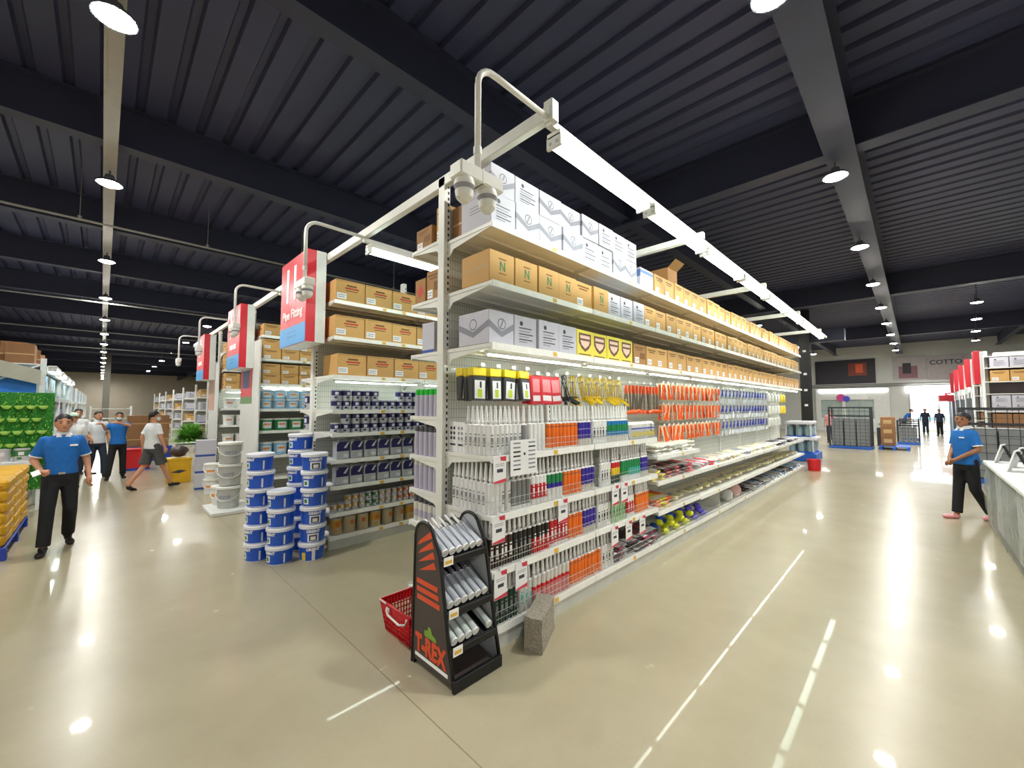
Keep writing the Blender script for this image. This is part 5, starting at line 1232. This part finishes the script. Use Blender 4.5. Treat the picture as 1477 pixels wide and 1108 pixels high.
# green turf display wall with lime pots
W_ = thing('turf_wall', 'green artificial turf display wall with lime wall pots', 'display wall', (-10.6, -3.2, 0))
obj('turf_board', MB().box(-.06, 0, .35, 0, 2.62, 1.98, 0, .01), ['turf'], parent=W_)
tb = MB(); rn = random.Random(9)
for k in range(5200):
    y, z = rn.uniform(.0, 2.62), rn.uniform(.36, 1.98); a = rn.uniform(-.02, .02); d = rn.uniform(.02, .05); s_ = .006
    tb.add([(0, y-s_, z), (0, y+s_, z), (d, y+a, z-.02+rn.uniform(-.02, .03))], [(0, 1, 2)], rn.randrange(2))
obj('turf_blades', tb, ['turf', 'leaf_green'], parent=W_, kind='stuff')
for s_ in (.1, 2.5): obj('foot_post', MB().box(-.05, s_-.03, 0, -.01, s_+.03, .36), ['rack_white'], parent=W_)
pt = MB(); pt.lathe([(0, -.04), (.03, -.036), (.05, -.01), (.058, .02), (.052, .02), (.032, -.01), (0, -.015)], 14, 0); PT = pt.mesh('wall_pot', ['pot_lime'])
n = 0
for r_, z in enumerate((1.74, 1.53, 1.32, 1.11, .90)):
    for k in range(9):
        y = -.70-.132*k-(.066 if r_ % 2 else 0); n += 1
        obj('wall_pot', PT, loc=(-10.535, y, z), label=f'lime green pot on the turf wall, {nth(r_+1)} row from the top, {nth(k+1)} from the aisle', cat='pot', group='lime pots on the turf wall')
# racks behind the turf wall
def rack(label, loc, L, D, H, levels, brace=True):
    t = thing('pallet_rack', label, 'rack', loc)
    for x in (0, -L/2, -L):
        for y in (0, -D): obj('post', proto(('rp', H), lambda: MB().box(-.04, -.035, 0, .04, .035, H).mesh('post', ['rack_white'])), parent=t, loc=(x, y, 0))
        if brace and x == 0:
            zs = [.3, 1.0, 1.75, H-.1]
            for a in range(3):
                y0, y1 = (0, -D) if a % 2 else (-D, 0)
                obj('brace', MB().tube([(x, y0, zs[a]), (x, y1, zs[a+1])], .018, 6), ['rack_white'], parent=t)
    for z in levels:
        obj('beam', MB().box(-L, -.03, z-.10, 0, .03, z), ['rack_white'], parent=t); obj('beam', MB().box(-L, -D-.03, z-.10, 0, -D+.03, z), ['rack_white'], parent=t)
        obj('shelf_deck', MB().box(-L, -D, z, 0, 0, z+.02), ['rack_white'], parent=t)
    return t
rack('white bolted rack with crossed braces behind the turf wall', (-11.3, -.78, 0), 8.0, 1.3, 2.62, (1.0, 1.95, 2.50))
obj('rack_fascia', MB().prism([(-.80, 2.40), (-2.2, 2.85), (-2.2, 2.55), (-.80, 2.14)], 'x', -.02, .02), ['box_grey'], loc=(-11.24, .0, 0), label='pale grey sloping panel on the end of the bolted rack', cat='panel')
n = 0
for k in range(5):
    obj('carton', carton('brown', .34, .4, .44 if k % 2 else .36), loc=(-11.45-.55*k, -1.25-.12*(k % 2), 2.525), rot=.1*k, label=f'brown carton standing on top of the bolted rack, {nth(k+1)} from its braced end', cat='carton', group='brown cartons on the rack top')
obj('blue_sheet', MB().box(-.02, -.55, 0, .0, 0, .40, 0), ['box_blue'], loc=(-11.42, -.86, 1.975), label='bright blue box face behind the crossed braces', cat='box')
for k in range(12):
    obj('storage_box', proto(('sbx', k % 2), lambda: MB().box(-.5, -.9, 0, .0, 0, .40, 0, .01).box(-.35, -.002, .12, -.15, .002, .26, 1).mesh('storage_box', ['box_lightblue' if k % 2 else 'box_grey', 'paper'])), loc=(-11.95-.6*k, -.82, 1.975), label=f'{"light blue" if k % 2 else "grey"} box on the rack facing the aisle, {nth(k+1)} past the blue sheet', cat='box', group='boxes on the bolted rack')
    obj('storage_box', proto(('sbl', 0), lambda: MB().box(-.5, -.9, 0, 0, 0, .55, 0, .01).box(-.35, -.002, .12, -.15, .002, .36, 1).mesh('storage_box', ['carton_white', 'paper'])), loc=(-11.4-.62*k, -.84, 1.025), label=f'white box on the lower rack shelf, {nth(k+1)} from the braced end', cat='box', group='white boxes low on the rack')
for k in range(4):
    t = thing('fluorescent_lamp', f'white strip lamp along the bolted rack, {nth(k+1)} from the turf wall', 'strip lamp', (-11.6-2.0*k, -.688, 2.46), PI/2, 'lamps along the bolted rack')
    hm, tm = batten(1.26, 'aisle', 'tube_light'); obj('housing', hm, parent=t); obj('tube', tm, parent=t)
# items at the far end of the cross aisle
rack('white open rack against the beige wall far down the aisle', (-29.6, 1.1, 0), .6, 1.5, 1.75, (.6, 1.1, 1.6), False)
for k in range(2):
    for q in range(2):
        obj('carton', carton('brown', .5, .5, .5), loc=(-17.6, .58+.52*q, .152+.502*k+.3), label=f'brown carton in the stack behind the masked person, {["lower","upper"][k]} {["inner","outer"][q]}', cat='carton', group='brown cartons behind the masked person')
pallet((-18.2, .5, 0), .7, 1.2, 'pallet_blue', 'blue pallet under brown cartons deep in the aisle', .45)
obj('red_bin', MB().prism([(0, .05), (.5, .05), (.55, .55), (-.05, .55)], 'x', -.4, 0, 0).box(-.42, -.06, .53, .02, .56, .58, 0, .01).box(-.41, .0, 0, .01, .5, .06, 1), ['tb_red', 'pallet_blue'], loc=(-15.2, .50, 0), label='red bin with blue foot behind the masked person', cat='bin')
mat('column_grey', '77736a', .6)
obj('steel_post', MB().box(-.2, -.2, 0, .2, .2, Z_CEIL-.001), ['column_grey'], loc=(-46, .2, 0), label='grey steel post in front of the far beige wall', cat='post')
for r_ in range(3):
    rack(f'pale far rack along the cross aisle, {nth(r_+1)} beyond the bolted rack', (-20.5-9*r_, -.9, 0), 8, 1.3, 2.6, (1.0, 1.95), False)
    for k in range(8):
        for z in (.02, 1.03, 1.975):
            obj('storage_box', proto(('fbx', k % 3), lambda: MB().box(-.85, -1.1, 0, 0, 0, .6, 0, .01).mesh('storage_box', [['box_lightblue', 'box_grey', 'carton_white'][k % 3]])), loc=(-20.6-9*r_-.98*k, -.95, z), label=f'box on the {nth(r_+1)} far rack, {["floor","middle","top"][[.02,1.03,1.975].index(z)]} level, {nth(k+1)} along', cat='box', group='boxes on the far racks')
for r_ in range(6):
    g = Gondola(f'white shelving unit far down the cross aisle, {nth(r_+1)} beyond the deep unit', -20.2-3.6*r_, 2.6, [1.33]*2, 2.6)
    for b_ in range(2): g.side(1, b_, [2.1, 1.6, 1.1, .6], .5)
    for li, z in enumerate((2.1, 1.6, 1.1, .6)):
        for k in range(2): obj('carton', carton(['tan', 'plain', 'whiteblue'][(r_+li) % 3], .4, .4, .3), loc=(-19.72-3.6*r_, 2.68+.5*k, z+.001), label=f'carton on far unit {nth(r_+1)}, shelf {nth(li+1)} down, {nth(k+1)} from its end', cat='carton', group='cartons on the far units')
# ================================================================== wide aisle, far side
mat('column_black', '1d1f1d', .5); mat('cage_dark', '3c3f44', .45, metal=.3); mat('cage_fill', '8d9297', .5); mat('film', 'c9d2cc', .18, trans=.0, alpha=.42, bump=1.0, scale=14); mat('banner_dark', '2a2430', .5); mat('banner_orange', '8a3a26', .5); mat('banner_grey', 'c3bfc0', .5); mat('banner_pink', '9a6a74', .5); mat('letter_dark', '2e2e33', .5); mat('glass', 'cfe4e2', .05, trans=.0, alpha=.35); mat('shop_white', 'e4e8e4', .5); mat('lit_panel', 'ffffff', .5, emit=1.6); mat('sign_pink', 'e0489a', .4); mat('sign_royal', '4a54d8', .4); mat('plastic_blue', '2360c0', .4); mat('water', '9fb9bd', .1, alpha=.85); mat('grey_shelf', '6b7076', .5); mat('dark_shelf', '4a3e42', .5); mat('ground_out', 'd8dcd8', .8)
CB = thing('steel_column', 'black steel column behind the end of the long shelving unit', 'column', (-3.34, 21.6, 0))
obj('column_shaft', MB().box(-.19, -.14, 0, .19, -.10, Z_CEIL-.001).box(-.19, .10, 0, .19, .14, Z_CEIL-.001).box(-.02, -.1, 0, .02, .1, Z_CEIL-.001), ['column_black'], parent=CB)
for z in (1.0, 1.75, 2.4, 3.1, 4.1): obj('notice', MB().box(-.06, -.146, z, .06, -.141, z+.09), ['paper'], parent=CB)
obj('roof_duct', MB().box(-8, -.25, 0, 1.3, .25, .5), ['beam_dark'], loc=(-3.3, 22.1, 4.55), label='dark ceiling duct crossing behind the black column', cat='duct')
# water bottle packs on a blue pallet base
def bottle():
    return proto('wb', lambda: MB().lathe([(0, 0), (.045, 0), (.048, .02), (.048, .2), (.03, .25), (.014, .27), (.014, .30), (0, .30)], 10, [0, 0, 0, 0, 0, 1, 1]).mesh('bottle', ['water', 'bucket_lid']))
for k in range(2):
    t = thing('bottle_crate', f'white lidded bottle crate by the end of the long unit, {["lower","upper"][k]} of two', 'crate', (-2.68-.05*k, 16.4, .26+.50*k), 0, 'bottle crates')
    obj('lid', MB().box(-.36 if k else -.42, -.5, .40, .36 if k else .42, .5, .50, 0, .02), ['bucket_lid'], parent=t); obj('crate_base', MB().box(-.34, -.46, 0, .34, .46, .03), ['plastic_blue'], parent=t)
    for a in range(3):
        for b_ in range(3):
            obj('bottle', bottle(), parent=t, loc=(.24-.24*a, -.34+.34*b_, .03)).scale = (1.9, 1.9, 1.23)
    for a in (-.33, .33):
        for b_ in (-.44, .44): obj('corner_post', proto('cpo', lambda: MB().box(-.02, -.02, .02, .02, .02, .41).mesh('corner_post', ['bucket_lid'])), parent=t, loc=(a, b_, 0))
obj('blue_tub', MB().box(-.42, -.6, 0, .42, .6, .255, 0, .02), ['plastic_blue'], loc=(-2.68, 16.4, 0), label='blue plastic tub under the bottle crates', cat='tub')
obj('red_bucket', MB().lathe([(0, 0), (.14, 0), (.16, .3), (.165, .3), (.15, .28), (0, .05)], 16, 0), ['tb_red'], loc=(-2.02, 13.75, 0), label='red bucket on the floor at the far corner of the long unit', cat='bucket')
# dark mesh cages
def cage(loc, L, D, H, label, rows, rot=0, fill=True):
    t = thing('mesh_cage', label, 'cage', loc, rot)
    for x in (0, L):
        for y in (0, D): obj('post', MB().box(x-.03, y-.03, 0, x+.03, y+.03, H), ['cage_dark'], parent=t)
    for z in (.08, H*.78, H-.03): obj('rail', MB().box(0, -.025, z-.03, L, .025, z+.03), ['cage_dark'], parent=t)
    m = MB(); nx = int(L/.16)
    for i in range(nx+1): m.box(L*i/nx-.006, -.012, .1, L*i/nx+.006, -.004, H-.05)
    for i in range(rows): z = .1+(H-.15)*i/(rows-1); m.box(0, -.014, z-.006, L, -.006, z+.006)
    obj('mesh_front', m, ['cage_dark'], parent=t)
    for k in range(3):
        if fill: obj('panel', MB().box(.05+(L-.1)*k/3+.02, .05, .12, .05+(L-.1)*(k+1)/3-.02, D-.05, H*.72), ['cage_fill'], parent=t)
    obj('base', MB().box(-.03, -.06, .0, L+.03, D, .10, 0, .01), ['plastic_blue'], parent=t)
    return t
cage((-2.62, 21.8, 0), 1.32, .9, 1.72, 'dark mesh cage on a blue base in front of the entrance wall', 12)
cage((.78, 14.2, 0), 1.5, .9, 1.72, 'dark mesh cage directly behind the person in blue', 9); cage((2.4, 14.3, 0), 1.5, .9, 1.72, 'second dark mesh cage behind the wrapped counter', 9)
for k in range(2): cage((-.62+.02*k, 26.0+3.4*k, 0), .7, .6, 1.1, f'low dark cage of goods on the aisle towards the entrance, {nth(k+1)} of two', 7)
n = 0
for k in range(3):
    for q in range(2):
        n += 1; obj('carton', carton('brown', .42, .42, .38), loc=(-.62, 22.4+.6*q, .16+.382*k), label=f'brown carton stacked beside the mesh cage, {["lowest","middle","top"][k]} {["front","rear"][q]}', cat='carton', group='brown cartons by the mesh cage')
pallet((-1.1, 22.2, 0), .9, 1.3, 'plastic_blue', 'blue pallet under brown cartons beside the mesh cage', .15)
obj('planter_box', MB().box(-.5, 0, 0, 0, .5, .8, 0, .01), ['cage_dark'], loc=(-.75, 24.2, 0), label='dark box behind the brown cartons', cat='box')
bush('potted_plant', (-1.0, 24.4, .8), .4, .35, 160, ['leaf_dark', 'box_grey'], 'dusty grey green plant on the dark box near the entrance', 8)
# right-hand shelving rows running away from the aisle, with red flag signs
for k in range(7):
    y = 20.6+3.45*k; x0 = 1.68
    if k < 2:
        t = thing('shelving_gondola', f'white shelving unit behind the red banners, {nth(k+1)} towards the entrance', 'shelving unit', (x0, y, 0))
        for a in range(3): obj('upright', upright_mesh(3.6), parent=t, loc=(.06+1.5*a, .3, 0))
        for z in (.2, .7, 1.2, 1.58, 2.16, 2.56, 3.02, 3.4): obj('shelf', MB().box(0, -.03, z-.03, 3.0, .6, z), ['white_steel'], parent=t)
        obj('back_panel', MB().box(0, .30, .1, 3, .32, 3.5), ['dark_shelf'], parent=t); obj('end_panel', MB().box(-.02, -.03, 0, 0, .6, 3.45), ['panel_white'], parent=t)
        for li, (z, kd, hh) in enumerate([(3.02, 'plain', .33), (2.56, 'tan', .36), (1.58, 'plain', .26), (1.84, 'plain', .26), (1.2, 'brown', .3), (.7, 'brown', .4)]):
            for q in range(5 if k == 0 else 1):
                obj('carton', carton(kd, .40, .25, hh), loc=(x0+.12+.42*q, y-.02, z+.001), rot=-PI/2, label=f'{ {"plain":"white","tan":"tan","brown":"brown"}[kd]} carton on banner unit {nth(k+1)}, group {nth(li+1)}, {nth(q+1)} from the aisle', cat='carton', group='cartons on the banner units')
        tl = thing('fluorescent_lamp', f'strip lamp on top of banner unit {nth(k+1)}', 'strip lamp', (x0+.2, y+.06, 3.457), -PI/2, 'lamps on the banner units'); hm, tm = batten(1.26, 'aisle', 'tube_light'); obj('housing', hm, parent=tl, loc=(0, .0, 0)); obj('tube', tm, parent=tl)
    else:
        obj('shelving_gondola', MB().box(x0, y, 0, x0+3, y+.6, 2.1).box(x0-.02, y+.02, 0, x0, y+.58, 2.3), ['grey_shelf'], label=f'grey shelving block below the red banners, {nth(k+1)} towards the entrance', cat='shelving unit')
    s_ = thing('aisle_banner', f'red banner sign above the wide aisle, {nth(k+1)} from the person in blue', 'sign', (1.48, y+1.5 if k else y+1.45, 2.05), 0, 'red banner signs')
    obj('banner_face', MB().box(.07, 0, .5, .22, .5, 1.68, 0, .008), ['sign_red'], parent=s_); obj('white_side', MB().box(.22, 0, .02, .36, .5, 1.66, 0, .006), ['sign_white'], parent=s_); obj('hanger', MB().box(.24, .1, -.5, .30, .4, .02), ['panel_white'], parent=s_); obj('post', MB().box(.32, .2, -2.05, .38, .26, .02), ['panel_white'], parent=s_)
# wrapped counter at the frame edge
CT = thing('wrapped_counter', 'long counter of dark panels wrapped in clear plastic film', 'counter', (.70, 4.2, 0))
obj('top_board', MB().box(-.02, 0, .90, 1.2, 5.05, .95, 0, .01), ['shop_white'], parent=CT); obj('core', MB().box(.05, .05, .05, 1.15, 5.0, .90), ['grey_shelf'], parent=CT); obj('foot_rail', MB().box(.03, .02, 0, 1.17, 5.02, .06), ['cage_dark'], parent=CT)
for k in range(9): obj('side_panel', MB().box(.035, .06+.55*k, .08, .05, .06+.55*k+.52, .88, 0, .003), [['cage_fill', 'stand_grey', 'grey_shelf'][k % 3]], parent=CT)
fm = MB(); rn = random.Random(2); ny, nz = 60, 12; gv = []
for a in range(ny+1):
    for b_ in range(nz+1):
        t_ = b_/nz; gv.append((.012+rn.uniform(-.012, .012)-.03*math.sin(t_*PI), 5.05*a/ny, .02+.93*t_))
fm.add(gv, [(a*(nz+1)+b_, (a+1)*(nz+1)+b_, (a+1)*(nz+1)+b_+1, a*(nz+1)+b_+1) for a in range(ny) for b_ in range(nz)], 0, True)
gv = []
for a in range(13):
    for b_ in range(nz+1): gv.append((1.2*a/12, 5.06+rn.uniform(-.012, .012), .02+.93*b_/nz))
fm.add(gv, [(a*(nz+1)+b_, (a+1)*(nz+1)+b_, (a+1)*(nz+1)+b_+1, a*(nz+1)+b_+1) for a in range(12) for b_ in range(nz)], 0, True)
obj('plastic_film', fm, ['film'], parent=CT)
for k in range(6):
    y = 9.0-.55*k
    t = thing('sample_stand', f'small leaning sample board on the wrapped counter, {nth(k+1)} from the person in blue', 'sample board', (.90+.1*(k % 2), y, .952), -.25, 'sample boards on the counter')
    obj('board', MB().prism([(-.12, 0), (-.105, 0), (-.03, .26), (-.045, .26)], 'y', -.12, .12, 0), ['paper'], parent=t); obj('prop', MB().prism([(.05, 0), (.06, 0), (-.03, .24), (-.04, .24)], 'y', -.06, .06, 0), ['black_plastic'], parent=t)
obj('film_roll', lump(.2, 'film', 2), loc=(1.25, 6.6, .952), label='crumpled clear plastic film heaped on the wrapped counter', cat='plastic film')
# entrance wall: shop fronts, banners, doorway
YN = Y_NORTH-.02
obj('wall_banner', MB().box(-5.2, YN-.06, 3.35, -1.85, YN, 5.05, 0).box(-3.3, YN-.065, 3.9, -2.3, YN-.06, 4.8, 1).box(-2.9, YN-.068, 4.1, -2.5, YN-.064, 4.7, 2), ['banner_dark', 'banner_orange', 'tool_orange'], label='dark wall banner with an orange glow above the shop front', cat='banner')
obj('wall_banner', MB().box(-1.0, YN-.06, 3.5, .60, YN, 5.05, 0).box(-.7, YN-.065, 3.6, .2, YN-.06, 4.4, 1).box(-.5, YN-.068, 3.9, -.1, YN-.064, 4.6, 2), ['banner_grey', 'banner_pink', 'banner_dark'], label='grey banner with a dark pink picture in the middle of the entrance wall', cat='banner')
cb_ = thing('brand_banner', 'pale grey wall banner with dark block lettering', 'banner', (1.45, YN-.03, 4.2)); obj('board', MB().box(-.83, -.03, -.75, .95, .03, .75), ['banner_grey'], parent=cb_); obj('lettering', text_mesh('COTTO', .40, 'letter_dark', .004, bold=.004), parent=cb_, loc=(.02, -.036, .22), rot=FRONT); obj('mark', MB().box(.72, -.038, .55, .79, -.032, .62), ['sign_red'], parent=cb_)
for k, z in enumerate((3.15, 3.28)): obj('wall_pipe', MB().cyl((-7, YN-.1, z), (2.6, YN-.1, z-.02), .03, n=8), ['conduit_grey'], label=f'grey pipe running below the wall banners, {["lower","upper"][k]} one', cat='pipe')
obj('lit_fascia', MB().box(-.35, YN-.12, 2.62, 2.4, YN-.03, 3.05, 0), ['lit_panel'], label='glowing white fascia panel above the entrance doorway', cat='light panel')
SF = thing('shop_front', 'white shop front with windows left of the entrance', 'shop front', (-5.2, YN-.3, 0))
obj('front_wall', MB().box(0, 0, 0, 4.0, .3, .9).box(0, 0, 2.2, 4.0, .3, 3.0).box(3.2, 0, .9, 4.0, .3, 2.2).box(0, 0, .9, .3, .3, 2.2).box(1.5, 0, .9, 1.7, .3, 2.2), ['shop_white'], parent=SF)
for x0, x1 in ((.3, 1.5), (1.7, 3.2)): obj('window_pane', MB().box(x0, .1, .9, x1, .12, 2.2), ['glass'], parent=SF); obj('window_frame', MB().box(x0, .08, 1.5, x1, .14, 1.54).box((x0+x1)/2-.02, .08, .9, (x0+x1)/2+.02, .14, 2.2), ['grey_pipe'], parent=SF)
obj('fascia_light', MB().box(.2, -.08, 2.75, 3.9, -.01, 2.95), ['lit_panel'], parent=SF)
for k, (x, c) in enumerate([(1.45, 'sign_pink'), (1.75, 'sign_royal')]): obj('round_logo', MB().cyl((x, -.05-.01*k, 2.35 if k == 0 else 2.27), (x, -.01, 2.35 if k == 0 else 2.27), .26 if k == 0 else .2, n=20), [c], parent=SF)
obj('name_plate', MB().box(2.0, -.03, 2.25, 2.9, -.01, 2.42), ['letter_white'], parent=SF)
obj('green_kiosk', MB().box(-.5, 0, 0, .5, .6, 1.7, 0, .02).box(-.4, -.01, .9, .4, 0, 1.5, 1), ['leaf_dark', 'bucket_lid'], loc=(-4.6, 19.5, 0), label='dark green kiosk panel behind the far end of the long unit', cat='kiosk')
obj('pale_curtain', MB().box(-.5, -.02, 0, .3, .02, 2.05, 0), ['banner_grey'], loc=(-3.6, 14.4, 0), label='pale hanging sheet beyond the end of the long unit', cat='sheet')
# doorway
DR = obj('door_1', MB().box(-.29, YN-.02, 0, -.21, YN+.2, 2.7).box(2.36, YN-.02, 0, 2.44, YN+.2, 2.7).box(-.29, YN-.02, 2.62, 2.44, YN+.2, 2.7).box(1.05, YN+.06, 0, 1.10, YN+.12, 2.62), ['grey_pipe'], kind='structure')
obj('red_header', MB().box(1.1, YN-.04, 2.05, 2.36, YN+.02, 2.45), ['sign_red'], label='red header sign in the entrance doorway', cat='sign')
obj('far_kiosk', MB().box(-.2, 0, 0, 1.2, .6, 1.1, 0, .03).box(-.2, -.01, .75, 1.2, 0, 1.0, 1), ['shop_white', 'pail_pale'], loc=(.3, 41, 0), label='pale kiosk standing outside in the bright doorway', cat='kiosk')
